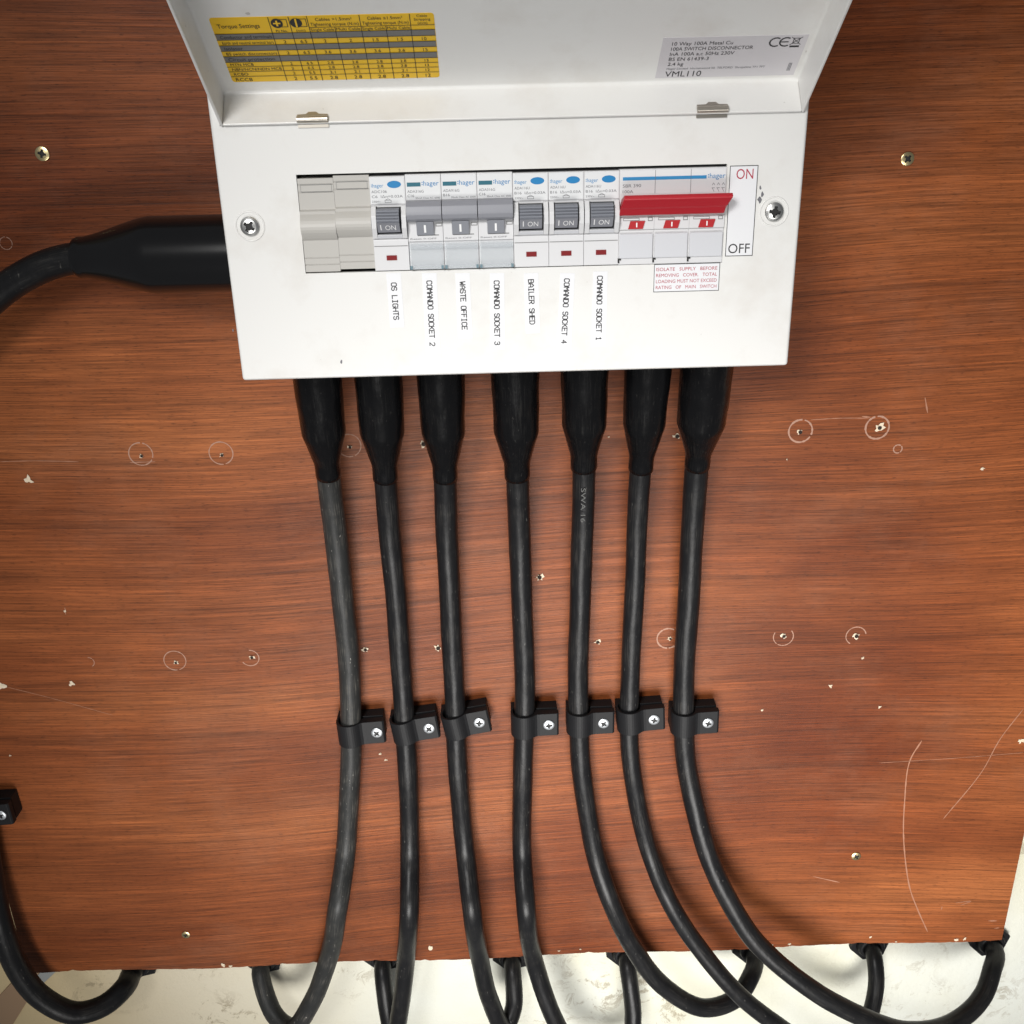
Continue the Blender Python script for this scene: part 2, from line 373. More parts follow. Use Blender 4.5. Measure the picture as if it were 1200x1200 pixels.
# front veneer sheet with an uneven, slightly chewed bottom edge
N = 220; top = []; bot = []
for i in range(N+1):
    x = BX0+(BX1-BX0)*i/N
    bot.append((x, BZ0+0.0012*math.sin(x*31)+random.uniform(-0.0003, 0.0003)+(0.0010 if random.random() < 0.06 else 0)))
vs = [(x, 0, z) for x, z in bot]+[(x, 0, BZ1) for x, z in bot]+[(x, 0.012, z) for x, z in bot]+[(x, 0.012, BZ1) for x, z in bot]
n1 = N+1; fs = []
for i in range(N): fs += [(i, i+1, n1+i+1, n1+i)]
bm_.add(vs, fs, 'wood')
fs = []
for i in range(N): fs += [(2*n1+i, 2*n1+i+1, i+1, i), (2*n1+i+1, 2*n1+i, 3*n1+i, 3*n1+i+1), (n1+i, n1+i+1, 3*n1+i+1, 3*n1+i)]
fs += [(0, n1, 3*n1, 2*n1), (N, 2*n1+N, 3*n1+N, n1+N)]
bm_.add(vs, fs, 'edge')
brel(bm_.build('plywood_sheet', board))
for x in (-0.33, 0.02, 0.30):
    b = MB(); b.box(x-0.02, x+0.02, 0.0125, WALL_Y-0.0005, -0.50, 0.40, 'edge'); brel(b.build('batten', board))
FB = (Vector((0,0,0)), Vector((1,0,0)), Vector((0,0,1)), Vector((0,-1,0)))
def bp(px, py): p = at(px, py, 0); return (p.x, p.z)
def ring(px, py, r, a0=0, a1=360, wd=0.0011):
    x, z = bp(px, py); b = MB(); pts = []; rz = r*1.08
    n = 34; k0 = random.random()*6
    for i in range(n):
        t0 = math.radians(a0+(a1-a0)*i/n); t1 = math.radians(a0+(a1-a0)*(i+1)/n)
        if math.sin(t0*2+k0)*math.sin(t0*5+k0*2) > 0.86: continue
        w_ = wd*random.uniform(0.6, 1.1); ra = r-w_/2; rb = r+w_/2
        b.poly(FB, [(x+ra*math.cos(t0), z+ra*math.sin(t0)), (x+rb*math.cos(t0), z+rb*math.sin(t0)), (x+rb*math.cos(t1), z+rb*math.sin(t1)), (x+ra*math.cos(t1), z+ra*math.sin(t1))], 0.00012, 'pencil')
    brel(b.build('pencil_ring', board))
def hole(px, py, r=0.0022, dark=True, big=1.0):
    x, z = bp(px, py); b = MB(); n = 13; pts = []
    for i in range(n):
        a = 2*math.pi*i/n; rr = r*0.62*big*random.choice((0.7, 0.95, 1.2, 1.6))*random.uniform(0.8, 1.15); pts.append((x+rr*math.cos(a)*1.15, z+rr*math.sin(a)))
    o, U, V, Nn = FB
    c = o+U*x+V*z+Nn*0.0009; vs = [c]+[o+U*p[0]+V*p[1]+Nn*random.uniform(0.0001, 0.0007) for p in pts]
    b.add(vs, [(0, i+1, (i+1) % n+1) for i in range(n)], 'splinter')
    if dark:
        b.disc(FB, x+0.0002, z, r*0.50, r*0.50, 0.00105, 'hole', 9)
    brel(b.build('screw_hole', board))
for p in ((165,532),(259,531),(205,774),(409,522)): ring(*p, 0.0076, wd=0.0008); hole(p[0]+1, p[1]+2, 0.0019)
ring(293, 771, 0.0062, -150, 90, 0.0008); hole(295, 770, 0.0022)
for p in ((938,505),(1028,501)): ring(*p, 0.0076, wd=0.0013)
hole(937,506,0.0026); hole(1030,501,0.0028, big=1.35); ring(1052, 526, 0.0028, wd=0.0009)
ring(918,746,0.0070,150,400,0.0007); hole(918,745,0.0026); ring(1003,745,0.0070,10,240,0.0008); hole(1003,745,0.0030)
ring(783,748,0.0078,60,330,0.0012); hole(785,748,0.0018)
ring(7,285,0.0036,wd=0.0005); ring(104,776,0.0038,-60,90,0.0006)
for p in ((33,562,0.0036,False),(84,801,0.0026,False),(1,803,0.0036,False),(1196,868,0.0026,False),(428,761,0.0024,True),(513,759,0.003,True),(632,676,0.003,True),
          (700,752,0.0026,True),(496,520,0.003,True),(793,511,0.0028,True),(1151,549,0.0016,False),(1011,771,0.0013,False),
          (973,804,0.0017,False),(1031,828,0.0016,False),(893,832,0.0014,False),(76,716,0.0011,False),(446,883,0.0012,False),(452,890,0.0013,False),(12,885,0.001,False),(922,538,0.0008,False),(713,512,0.0008,False)):
    hole(p[0], p[1], p[2], p[3])
def scratch(pts, wd):
    b = MB(); q = spline([(bp(*p)[0], 0, bp(*p)[1]) for p in pts], 0.003)
    P2 = [(v.x, v.z) for v in q]; vs = []; n = len(P2); o, U, V, Nn = FB
    for i in range(n):
        a = P2[max(i-1,0)]; c = P2[min(i+1,n-1)]; dx, dy = c[0]-a[0], c[1]-a[1]; L = math.hypot(dx,dy); ww = wd*random.uniform(0.55, 1.1)*(0.4 if i in (0, n-1) else 1)/2
        nx, ny = -dy/L*ww, dx/L*ww
        vs += [o+U*(P2[i][0]-nx)+V*(P2[i][1]-ny)+Nn*0.0001, o+U*(P2[i][0]+nx)+V*(P2[i][1]+ny)+Nn*0.0001]
    b.add(vs, [(2*i, 2*i+2, 2*i+3, 2*i+1) for i in range(n-1)], 'scr'); brel(b.build('scratch', board))
scratch([(1080,868),(1066,892),(1060,940),(1059,985),(1066,1040),(1075,1065),(1087,1092)], 0.0011)
scratch([(1199,831),(1172,866),(1150,905),(1105,960)], 0.0008)
scratch([(1030,894),(1110,889),(1199,882)], 0.0004)
scratch([(953,1027),(966,1030),(984,1034)], 0.0009)
scratch([(0,541),(40,540),(92,541)], 0.0006); scratch([(152,542),(182,541)], 0.0007)
scratch([(950,492),(985,490),(1018,490)], 0.0006); scratch([(1020,489),(1010,488)], 0.0012)
scratch([(8,805),(60,818),(132,838)], 0.0004); scratch([(76,712),(77,720)], 0.0012)
scratch([(1125,1061),(1138,1056),(1120,1058)], 0.0006); scratch([(1103,1066),(1104,1062)], 0.001)
scratch([(1158,1079),(1168,1079)], 0.0016); scratch([(1165,1088),(1171,1087)], 0.001)
scratch([(1084,466),(1087,484)], 0.0012)
# chips of bare wood along the lower edge
for px, py, r_ in ((16,0,0),(505,1110,.004),(905,1107,.002),(1120,1101,.003),(1130,1100,.0025),(1050,1103,.0016),(1020,1098,.002),(262,1131,.003),(270,1132,.003),(680,1112,.0015),(655,1114,.0015),(925,1106,.0022)):
    if r_: hole(px, py, r_*0.7, False)

# ------------------------------------------------------------------ screws (one cross-head mesh, shared)
def screw_mesh(name, r, k, dome=0.35):
    bm = bmesh.new(); seg = 28; rings = []
    prof = [(1.0, 0.0), (1.0, 0.18), (0.93, 0.18+dome*0.25), (0.72, 0.18+dome*0.65), (0.40, 0.18+dome*0.93)]
    for a, h in prof: rings.append([bm.verts.new((a*r*math.cos(2*math.pi*i/seg), -h*r, a*r*math.sin(2*math.pi*i/seg))) for i in range(seg)])
    for q in range(len(rings)-1):
        for i in range(seg): bm.faces.new((rings[q][i], rings[q][(i+1) % seg], rings[q+1][(i+1) % seg], rings[q+1][i]))
    bm.faces.new(rings[-1]); bm.faces.new(rings[0][::-1])
    me = bpy.data.meshes.new(name); bmesh.ops.recalc_face_normals(bm, faces=bm.faces); bm.to_mesh(me); bm.free()
    me.materials.append(M[k]); me.materials.append(M['rail'])
    o = bpy.data.objects.new('tmp', me); COL.objects.link(o)
    cb = bmesh.new()
    for ang, wd, ln in ((0, 0.17, 0.60), (90, 0.17, 0.60), (45, 0.08, 0.38), (135, 0.08, 0.38)):
        res = bmesh.ops.create_cube(cb, size=1)['verts']
        bmesh.ops.scale(cb, vec=(2*ln*r, 0.55*r, 2*wd*r), verts=res)
        bmesh.ops.rotate(cb, cent=(0,0,0), matrix=Matrix.Rotation(math.radians(ang), 3, 'Y'), verts=res)
        bmesh.ops.translate(cb, vec=(0, -(0.18+dome+0.05)*r - (0.001*r*ang/45), 0), verts=res)
    cm = bpy.data.meshes.new('cut'); cb.to_mesh(cm); cb.free(); co = bpy.data.objects.new('cut', cm); COL.objects.link(co)
    cm.materials.append(M['rail'])
    md = o.modifiers.new('b', 'BOOLEAN'); md.operation = 'DIFFERENCE'; md.object = co; md.solver = 'EXACT'; md.use_self = True
    dg = bpy.context.evaluated_depsgraph_get(); out = bpy.data.meshes.new_from_object(o.evaluated_get(dg)); out.name = name
    bpy.data.objects.remove(o); bpy.data.objects.remove(co)
    return out
SM = {'cover': screw_mesh('cover_screw', 0.0047, 'steel', 0.28), 'clip': screw_mesh('clip_screw', 0.0039, 'zinc_w', 0.18), 'board': screw_mesh('board_screw', 0.0040, 'brass', 0.12)}
def screw(kind, loc, parent, ang=20, name='screw', s=1.0):
    o = bpy.data.objects.new(name, SM[kind]); COL.objects.link(o); o.parent = parent
    o.location = loc; o.rotation_euler = (0, math.radians(ang), 0); o.scale = (s, s, s); return o
for px, py, s_, a in ((50,180,1.0,15),(1063,186,0.95,40),(1003,1003,0.9,60),(218,1095,0.8,20)):
    x, z = bp(px, py); screw('board', (x, -0.0002, z-BZ0), board, a, s=s_)

# loose things low on the left of the wall
b = MB(); FWL = (Vector((0, WALL_Y, 0)), Vector((1,0,0)), Vector((0,0,1)), Vector((0,-1,0)))
def wp(px, py): p = at(px, py, WALL_Y); return (p.x, p.z)
b.flat(FWL, [wp(66,1118), wp(80,1124), wp(40,1160), wp(14,1202), wp(-30,1240), wp(-40,1215), wp(0,1166), wp(24,1140)], 0.0012, 'tan')
b.flat(FWL, [wp(66,1120), wp(78,1126), wp(50,1152), wp(38,1148)], 0.0005, 'greystrip', 0.0013)
o = b.build('torn_strip'); o['label'] = 'torn tan card strip with grey top stuck on the wall behind the thick left cable'; o['category'] = 'strip'

# ------------------------------------------------------------------ consumer unit: enclosure, cover, lid
X0, X1, ZB, ZT = -0.1436, 0.1432, -0.0781, 0.0468
unit = thing('fuse_box', 'white metal fuse box with its lid raised, mounted on the reddish plywood board', 'fuse box', (0, -0.0005, ZB))
UO = Vector((0, -0.0005, ZB))
def ub(mb, name, **k):
    o = mb.build(name, k.pop('parent', unit), **k)
    if o.parent == unit: o.location = -UO
    return o
b = MB(); t = 0.0015; Y1 = -0.0010; Y0 = -0.0968; ZU = 0.165
pr = [(Y1, ZB+.0012), (Y0, ZB+.0012), (Y0, ZT-.001), (-0.0840, 0.0600), (-0.0840, ZU), (Y1, ZU)]
def wallx(xa, xb): b.prism_x(pr, xa, xb, 'white')
wallx(X0+.001, X0+.0025); wallx(X1-.0025, X1-.001)
xi0, xi1 = X0+.0026, X1-.0026
b.box(xi0, xi1, Y0, Y1, ZB+.0012, ZB+.0027, 'white'); b.box(xi0, xi1, -0.0840, Y1, ZU-.0015, ZU, 'white')
b.box(xi0, xi1, Y1-.0015, Y1, ZB+.003, ZU-.002, 'white'); b.box(xi0, xi1, -0.0840, -0.0825, 0.062, ZU-.002, 'white')
ub(b, 'enclosure')
b = MB(); b.box(-0.118, 0.118, -0.032, -0.025, -0.019, 0.019, 'hinge'); ub(b, 'mounting_rail')
# front cover: a plate with a window cut in it
WX, WZ = 0.1052, 0.0236
b = MB(); xs = [X0, -0.1391, -WX, WX, 0.1411, X1]; zs = [ZB, -WZ, WZ+0.0003, ZT, 0.150]; ya, yb = FRONT, FRONT+0.0028
NX, NZ = len(xs), len(zs); skip = {(2, 1), (1, 3), (2, 3), (3, 3)}
vs = [(x, y, z) for y in (ya, yb) for z in zs for x in xs]; I = lambda i, j, k: k*NX*NZ+j*NX+i; fs = []
has = lambda i, j: 0 <= i < NX-1 and 0 <= j < NZ-1 and (i, j) not in skip
for j in range(NZ-1):
    for i in range(NX-1):
        if not has(i, j): continue
        fs += [(I(i,j,0), I(i+1,j,0), I(i+1,j+1,0), I(i,j+1,0)), (I(i,j,1), I(i,j+1,1), I(i+1,j+1,1), I(i+1,j,1))]
        if not has(i-1, j): fs.append((I(i,j,0), I(i,j+1,0), I(i,j+1,1), I(i,j,1)))
        if not has(i+1, j): fs.append((I(i+1,j,0), I(i+1,j,1), I(i+1,j+1,1), I(i+1,j+1,0)))
        if not has(i, j-1): fs.append((I(i,j,0), I(i,j,1), I(i+1,j,1), I(i+1,j,0)))
        if not has(i, j+1): fs.append((I(i,j+1,0), I(i+1,j+1,0), I(i+1,j+1,1), I(i,j+1,1)))
used = sorted({q for f in fs for q in f}); rem = {q: n for n, q in enumerate(used)}
vs = [vs[q] for q in used]; fs = [tuple(rem[q] for q in f) for f in fs]
b.add(vs, fs, 'white'); me_o = ub(b, 'front_cover')
bm = bmesh.new(); bm.from_mesh(me_o.data); bmesh.ops.recalc_face_normals(bm, faces=bm.faces)
def lim(e): 
    return all((v.co.x < -0.143 or v.co.x > 0.1427 or v.co.z > 0.04 or v.co.z < -0.07) for v in e.verts)
big_e = [e for e in bm.edges if e.calc_face_angle(0) > 0.5 and lim(e) and not (min(v.co.x for v in e.verts) > -0.1392 and max(v.co.x for v in e.verts) < 0.1412 and max(v.co.z for v in e.verts) > 0.045)]
bmesh.ops.bevel(bm, geom=big_e, offset=0.0016, segments=4, profile=0.5, affect='EDGES')
for f in bm.faces: f.smooth = False
bm.to_mesh(me_o.data); bm.free()
# pressed dimple round each cover screw, and the screws
for px, py in ((293,265),(907,248)):
    p = fr(px, py); b = MB()
    pts = [Vector((p.x+0.0070*math.cos(a), FRONT+0.0001, p.z+0.0070*math.sin(a))) for a in [2*math.pi*i/36 for i in range(37)]]
    b.tube(pts, 0.0005, 'white', 8, False); ub(b, 'screw_dimple')
    screw('cover', Vector((p.x, FRONT-0.0002, p.z))-UO, unit, 35 if px < 500 else 10, 'cover_screw')
# lid tray
LA = math.radians(38.0); KY, KZ = -0.0915, 0.0615
ex = Vector((0, -math.cos(LA), math.sin(LA)))         # along the lid, away from its hinge
en = Vector((0, -math.sin(LA), -math.cos(LA)))        # out of the lid's inner face
LK = Vector((0, KY, KZ)); LX0, LX1 = -0.1372, 0.1392
LL, LR, LT = 0.150, 0.0178, 0.0014
def lp(x, s, n): return Vector((x, 0, 0))+LK+ex*s+en*n
b = MB()
def slab(c0, c1):       # box between lid coordinates (x, s, n)
    vs = [lp(x, s_, n_) for n_ in (c0[2], c1[2]) for s_ in (c0[1], c1[1]) for x in (c0[0], c1[0])]
    b.add(vs, [(0,1,3,2),(4,6,7,5),(0,4,5,1),(2,3,7,6),(0,2,6,4),(1,5,7,3)], 'white')
slab((LX0-LT, -LT, -LT), (LX1+LT, LL, 0))
slab((LX0, -LT, 0.00002), (LX1, 0, LR)); 
slab((LX0-LT, -LT, 0.00002), (LX0, LL, LR)); slab((LX1, -LT, 0.00002), (LX1+LT, LL, LR)); slab((LX0, LL-LT, 0.00002), (LX1, LL, LR))
lid = ub(b, 'lid', bevel=0.0005)
# fold radius along the inside corners of the tray
b = MB(); r_ = 0.0016
for (A, d1, d2, x0_, x1_) in ((0, ex, en, LX0, LX1),):
    prof = [LK+ex*(r_-r_*math.sin(a))+en*(r_-r_*math.cos(a)) for a in [math.pi/2*i/6 for i in range(7)]]
    vs = [p+Vector((x, 0, 0)) for x in (x0_, x1_) for p in prof]
    b.add(vs, [(i, i+1, i+8, i+7) for i in range(6)], 'white', True)
o = b.build('lid_fold', lid)
for sx, X in ((1, LX0), (-1, LX1)):
    b = MB(); prof = []
    for i in range(7):
        a = math.pi/2*i/6; prof.append((X+sx*(r_-r_*math.sin(a)), r_-r_*math.cos(a)))
    vs = [lp(x, s_, n_) for s_ in (0.0, LL-LT) for x, n_ in prof]
    b.add(vs, [(i, i+7, i+8, i+1) for i in range(6)], 'white', True); b.build('lid_fold', lid)
# hinge pins seen in slots of the lid rim
for px0, px1, py in ((349,385,142),(816,852,129)):
    a = fr(px0, py); c = fr(px1, py); b = MB()
    x0_, x1_ = a.x, c.x
    q0 = Vector((0, FRONT-0.0022, ZT+0.0022))
    b.tube([Vector((x0_, q0.y, q0.z)), Vector((x1_, q0.y, q0.z))], 0.0016, 'hinge', 14)
    b.box(x0_, x1_, FRONT-0.0008, FRONT-0.0001, ZT-0.0016, ZT-0.0002, 'hinge')
    vs = []
    mtx = Matrix.Translation(lp((x0_+x1_)/2, 0.0003, LR-0.0045))
    F = (lp((x0_+x1_)/2, 0.0004, LR-0.0035), Vector((1,0,0)), -en, ex)
    hw = (x1_-x0_)/2
    b.flat(F, [(-hw, -0.003), (hw, -0.003), (hw, 0.0004), (0.003, 0.0006), (0.0018, 0.0018), (-0.0018, 0.0018), (-0.003, 0.0006), (-hw, 0.0004)], 0.0006, 'hinge')
    ub(b, 'hinge_clip')

# ---- stickers inside the lid
NL = -en*(-1)
def lid_uv(px, py):
    p = onp(px, py, LK, en)-LK; return (p.x, p.dot(ex))
FL = (LK.copy(), Vector((1,0,0)), ex.copy(), en.copy())
u0 = (lid_uv(246.5,22.5)[0]+lid_uv(272,98)[0])/2; u1 = (lid_uv(507.5,13)[0]+lid_uv(515.6,88.5)[0])/2
v1 = (lid_uv(246.5,22.5)[1]+lid_uv(507.5,13)[1])/2; v0 = (lid_uv(272,98)[1]+lid_uv(515.6,88.5)[1])/2
b = MB(); W, H = u1-u0, v1-v0
F = (LK+Vector((u0,0,0))+ex*v0, Vector((1,0,0)), ex.copy(), en.copy())
def rrect(W, H, r): 
    return [(cx+r*math.cos(math.radians(a)), cy+r*math.sin(math.radians(a))) for cx, cy, s0 in ((W-r,H-r,0),(r,H-r,90),(r,r,180),(W-r,r,270)) for a in range(s0, s0+91, 30)]
b.flat(F, rrect(W, H, 0.0015), 0.00012, 'yellow')
lv = [22.2, 38.5, 45.5, 55.0, 61.5, 68.0, 75.0, 80.5, 86.0, 91.5, 98.0]      # rows read off the left edge
base = [lid_uv(246.5+(y-22.2)/75.8*25.5, y+0.3)[1] for y in lv]
rows = [(bb-base[-1])/(base[0]-base[-1])*H for bb in base]                  # from top (H) to 0
rows = [rows[0], rows[1]] + rows[2:]
rr = [H] + [lid_uv(246.5+(y-22.5)/75.5*25.5, y)[1]-lid_uv(272,98)[1] for y in (41.5,48.5,55,61.5,67.8,74.5,80,85.5,91.2)] + [0]
sc_ = H/(lid_uv(246.5,22.5)[1]-lid_uv(272,98)[1]); rr = [H]+[r*sc_ for r in rr[1:-1]]+[0]
cols = [0, .262, .352, .434, .549, .667, .779, .891, 1.0]; cx = [c*W for c in cols]
e1, e2 = 0.00022, 0.00032
for i in (1, 3, 5): b.quad(F, 0.0002, rr[i+1], W-0.0002, rr[i], e1, 'band')
tl = 0.00028
for i in range(1, 10): b.quad(F, 0, rr[i]-tl/2, W, rr[i]+tl/2, e2, 'ink')
hs = rr[1]+(H-rr[1])*0.30
b.quad(F, cx[3], hs-tl/2, W, hs+tl/2, e2, 'ink')
for i in (1,2,3,5,7): b.quad(F, cx[i]-tl/2, 0, cx[i]+tl/2, H, e2, 'ink')
for i in (4,6): b.quad(F, cx[i]-tl/2, 0, cx[i]+tl/2, hs, e2, 'ink')
b.text(F, 'Torque Settings', W*0.025, rr[1]+(H-rr[1])*0.36, 0.0026, e2, 'ink', w=W*0.19)
for ci, kind in ((1, 0), (2, 1)):
    mx_ = (cx[ci]+cx[ci+1])/2; yy = rr[1]+(H-rr[1])*0.60
    b.disc(F, mx_-0.0012, yy, 0.0026, 0.0028, e2, 'ink'); b.outline(F, mx_-0.0005, yy-0.0024, mx_+0.0034, yy+0.0024, 0.0003, e2-2e-5, 'ink')
    if kind == 0:
        b.quad(F, mx_-0.0028, yy-0.0004, mx_+0.0004, yy+0.0004, e2+5e-5, 'yellow'); b.quad(F, mx_-0.0016, yy-0.0017, mx_-0.0008, yy+0.0017, e2+5.5e-5, 'yellow')
    else: b.quad(F, mx_-0.0016, yy-0.0026, mx_-0.0008, yy+0.0026, e2+5e-5, 'yellow')
    b.text(F, 'Pz No.' if kind == 0 else '(mm)', mx_, rr[1]+0.0006, 0.0014, e2, 'ink', align='C')
for c0_, c1_, s_ in ((3, 5, 'Cables >1.5mm²'), (5, 7, 'Cables ≤1.5mm²')):
    mx_ = (cx[c0_]+cx[c1_])/2
    b.text(F, s_, mx_, hs+(H-hs)*0.56, 0.0019, e2, 'ink', align='C', maxw=(cx[c1_]-cx[c0_])*0.7)
    b.text(F, 'Tightening torque (N.m)', mx_, hs+(H-hs)*0.14, 0.0019, e2, 'ink', align='C', maxw=(cx[c1_]-cx[c0_])*0.93)
for ci, s_ in ((3,'Single Cable'),(4,'Multi Cable'),(5,'Single Cable'),(6,'Multi Cable')):
    b.text(F, s_, (cx[ci]+cx[ci+1])/2, rr[1]+0.0007, 0.0017, e2, 'ink', align='C', maxw=(cx[ci+1]-cx[ci])*0.92)
for q, s_ in enumerate(('Cable', 'Stripping', '(mm)')): b.text(F, s_, (cx[7]+cx[8])/2, hs+(H-hs)*(0.70-0.31*q), 0.0015, e2, 'ink', align='C', maxw=(cx[8]-cx[7])*0.8)
tab = [('Conductor and terminals', None), ('Earth and neutral terminal bars', '2 6.5 2 2 1.5 1.5 10'), ('Isolator', None), ('BS switch disconnectors', '2 6.5 3.6 3.6 3.6 3.6 15'),
       ('Circuit protection', None), ('MTN MCB', '2 6.5 2.8 2.8 2.8 2.8 13'), ('NBN/NCN/NDN MCB', '2 6.5 2.8 2.8 2.8 2.8 13'), ('RCBO', '2 5.5 2.1 2.1 2.1 2.1 12'), ('RCCB', '2 5.5 2.8 2.8 2.8 2.8 12')]
for i, (nm, vals) in enumerate(tab):
    y0_, y1_ = rr[i+2], rr[i+1]; h_ = (y1_-y0_)*0.56; yb_ = y0_+(y1_-y0_)*0.2
    b.text(F, nm, W*0.02, yb_, h_, e2, 'ink', maxw=W*0.235)
    if vals:
        for ci, s_ in enumerate(vals.split()): b.text(F, s_, (cx[ci+1]+cx[ci+2])/2, yb_, h_, e2, 'ink', align='C')
o = b.build('torque_sticker', lid); o['label'] = 'yellow torque settings table sticker'
# rating sticker
c4 = [lid_uv(775.5,47.4), lid_uv(945,37), lid_uv(934.5,87), lid_uv(768.6,91.8)]
u0 = (c4[0][0]+c4[3][0])/2; u1 = min((c4[1][0]+c4[2][0])/2, LX1-0.0006-r_*0.6); v1 = (c4[0][1]+c4[1][1])/2; v0 = max(0.0022, (c4[2][1]+c4[3][1])/2)
W, H = u1-u0, v1-v0; b = MB(); F = (LK+Vector((u0,0,0))+ex*v0, Vector((1,0,0)), ex.copy(), en.copy())
b.rect(F, 0, 0, W, H, 0.00012, 'paper'); e2 = 0.00022
for q, (s_, wd) in enumerate((('10 Way 100A Metal Cu', .42), ('100A SWITCH DISCONNECTOR', .57), ('InA 100A a.c 50Hz 230V', .45), ('BS EN 61439-3', .28), ('2.4 kg', .11))):
    b.text(F, s_, W*0.07, H*(0.815-0.125*q), H*0.085, e2, 'ink', w=W*wd)
b.text(F, 'Hager Limited  Hortonwood 50  TELFORD  Shropshire TF1 7FT', W*0.07, H*0.215, H*0.05, e2, 'ink_g', w=W*0.70)
b.text(F, 'VML110', W*0.065, H*0.035, H*0.145, e2, 'ink', w=W*0.26)
def arc(cx_, cy_, r, a0, a1, wd):
    pts = [(cx_+r*math.cos(math.radians(a0+(a1-a0)*i/10)), cy_+r*math.sin(math.radians(a0+(a1-a0)*i/10))) for i in range(11)]
    b.stroke(F, pts, wd, e2, 'ink')
rc = H*0.10; arc(W*0.785, H*0.84, rc, 60, 300, 0.0007); arc(W*0.855, H*0.84, rc, 60, 300, 0.0007); b.stroke(F, [(W*0.855-rc, H*0.84), (W*0.855+rc*0.4, H*0.84)], 0.0006, e2, 'ink')
wx, wy, ws = W*0.925, H*0.86, H*0.09
b.stroke(F, [(wx-ws, wy+ws), (wx+ws, wy-ws)], 0.0003, e2, 'ink'); b.stroke(F, [(wx+ws, wy+ws), (wx-ws, wy-ws)], 0.0003, e2+5e-5, 'ink')
b.outline(F, wx-ws*.6, wy-ws*.7, wx+ws*.6, wy+ws*.8, 0.0003, e2+1e-4, 'ink'); b.quad(F, wx-ws*.9, wy-ws*1.7, wx+ws*.9, wy-ws*1.25, e2, 'ink')
for q in range(3): b.quad(F, W*0.935+q*0.0006, H*0.12, W*0.935+q*0.0006+0.0003, H*0.32, e2, 'ink_g')
o = b.build('rating_sticker', lid); o['label'] = 'pale grey rating plate sticker with CE mark'

# ---- stickers and tape on the front cover
def tape(s_, p0, p1, yend, ystart):
    a = fr(*p0); c = fr(*p1); U = (c-a).normalized(); V = Vector((0,-1,0)).cross(U); V = U.cross(Vector((0,-1,0)))*-1
    V = Vector((-U.z, 0, U.x)); 
    if V.x < 0: V = -V
    Nn = Vector((0,-1,0)); L = (c-a).length; h = 0.00255
    F = (a - V*h/2, U, V, Nn); b = MB()
    x0_ = -(p0[1]-ystart)*0.000427; x1_ = L+(yend-p1[1])*0.000427
    b.rect(F, x0_, -0.0022, x1_, h+0.0026, 0.00016, 'tape')
    b.mono(F, s_, 0, L, h, 0.00047, 0.0002, 'ink')
    o = ub(b, 'circuit_label'); o['label'] = 'white tape label reading '+s_
def z5(x, y): return (430+x/4.138, 300+y/4.138)
for s_, a, c, ye in (('OS LIGHTS', (130,128), (143,310), 384), ('COMANDO SOCKET 2', (302,118), (318,437), 415), ('WASTE OFFICE', (463,122), (474,358), 397),
                     ('COMANDO SOCKET 3', (629,118), (632,432), 410), ('BAILER SHED', (795,112), (802,332), 391), ('COMANDO SOCKET 4', (970,108), (955,425), 411), ('COMANDO SOCKET 1', (1130,95), (1123,410), 407)):
    p0, p1 = z5(*a), z5(*c); tape(s_, p0, p1, ye, 320 if 'SOCKET 1' not in s_ else 318)
def cover_frame(p_tl, p_tr, p_bl):
    a, c, d = fr(*p_tl), fr(*p_tr), fr(*p_bl)
    return a, c, d
a, c, d = cover_frame((856,194.2), (888.5,194.7), (849,300.5))
W = c.x-a.x-0.0; x0_ = (a.x+d.x)/2; x0_ = max(x0_, WX+0.0008); H = a.z-d.z; W = fr(885,250).x-x0_
F = (Vector((x0_, FRONT, d.z)), Vector((1,0,0)), Vector((0,0,1)), Vector((0,-1,0)))
b = MB(); b.rect(F, 0, 0, W, H, 0.00015, 'tape'); b.outline(F, 0, 0, W, H, 0.00035, 0.00022, 'ink')
b.text(F, 'ON', W*0.24, H*0.855, 0.0050, 0.00025, 'ink_r', w=W*0.60); b.text(F, 'OFF', W*0.10, H*0.035, 0.0049, 0.00025, 'ink', w=W*0.78)
o = ub(b, 'switch_position_sticker')
a, c, d = cover_frame((766.5,309.7), (843.7,307.7), (765,342.5)); x1_ = fr(843,325).x
H = a.z-d.z; W = x1_-a.x
F = (Vector((a.x, FRONT, d.z)), Vector((1,0,0)), Vector((0,0,1)), Vector((0,-1,0)))
b = MB(); b.rect(F, 0, 0, W, H, 0.00015, 'tape'); b.outline(F, 0, 0, W, H, 0.0003, 0.00022, 'ink')
for q, s_ in enumerate(('ISOLATE   SUPPLY   BEFORE', 'REMOVING   COVER.   TOTAL', 'LOADING MUST NOT EXCEED', 'RATING   OF   MAIN   SWITCH')):
    b.text(F, s_, W*0.035, H*(0.755-0.215*q), 0.00175, 0.00025, 'ink_r', w=W*0.925)
ub(b, 'warning_sticker')
# paint chips on the cover
for q, (px, py, s_) in enumerate(((891,220,.0008),(893,228,.0011),(890,234,.0013),(400,424,.0009),(273,387,.0006))):
    p = fr(px, py); b = MB(); F = (Vector((p.x, FRONT, p.z)), Vector((1,0,0)), Vector((0,0,1)), Vector((0,-1,0)))
    b.poly(F, [(s_*random.uniform(.4, 1)*math.cos(a), 1.6*s_*random.uniform(.4, 1)*math.sin(a)) for a in [2*math.pi*i/8 for i in range(8)]], 0.0001, 'ink_g'); ub(b, 'paint_chip')

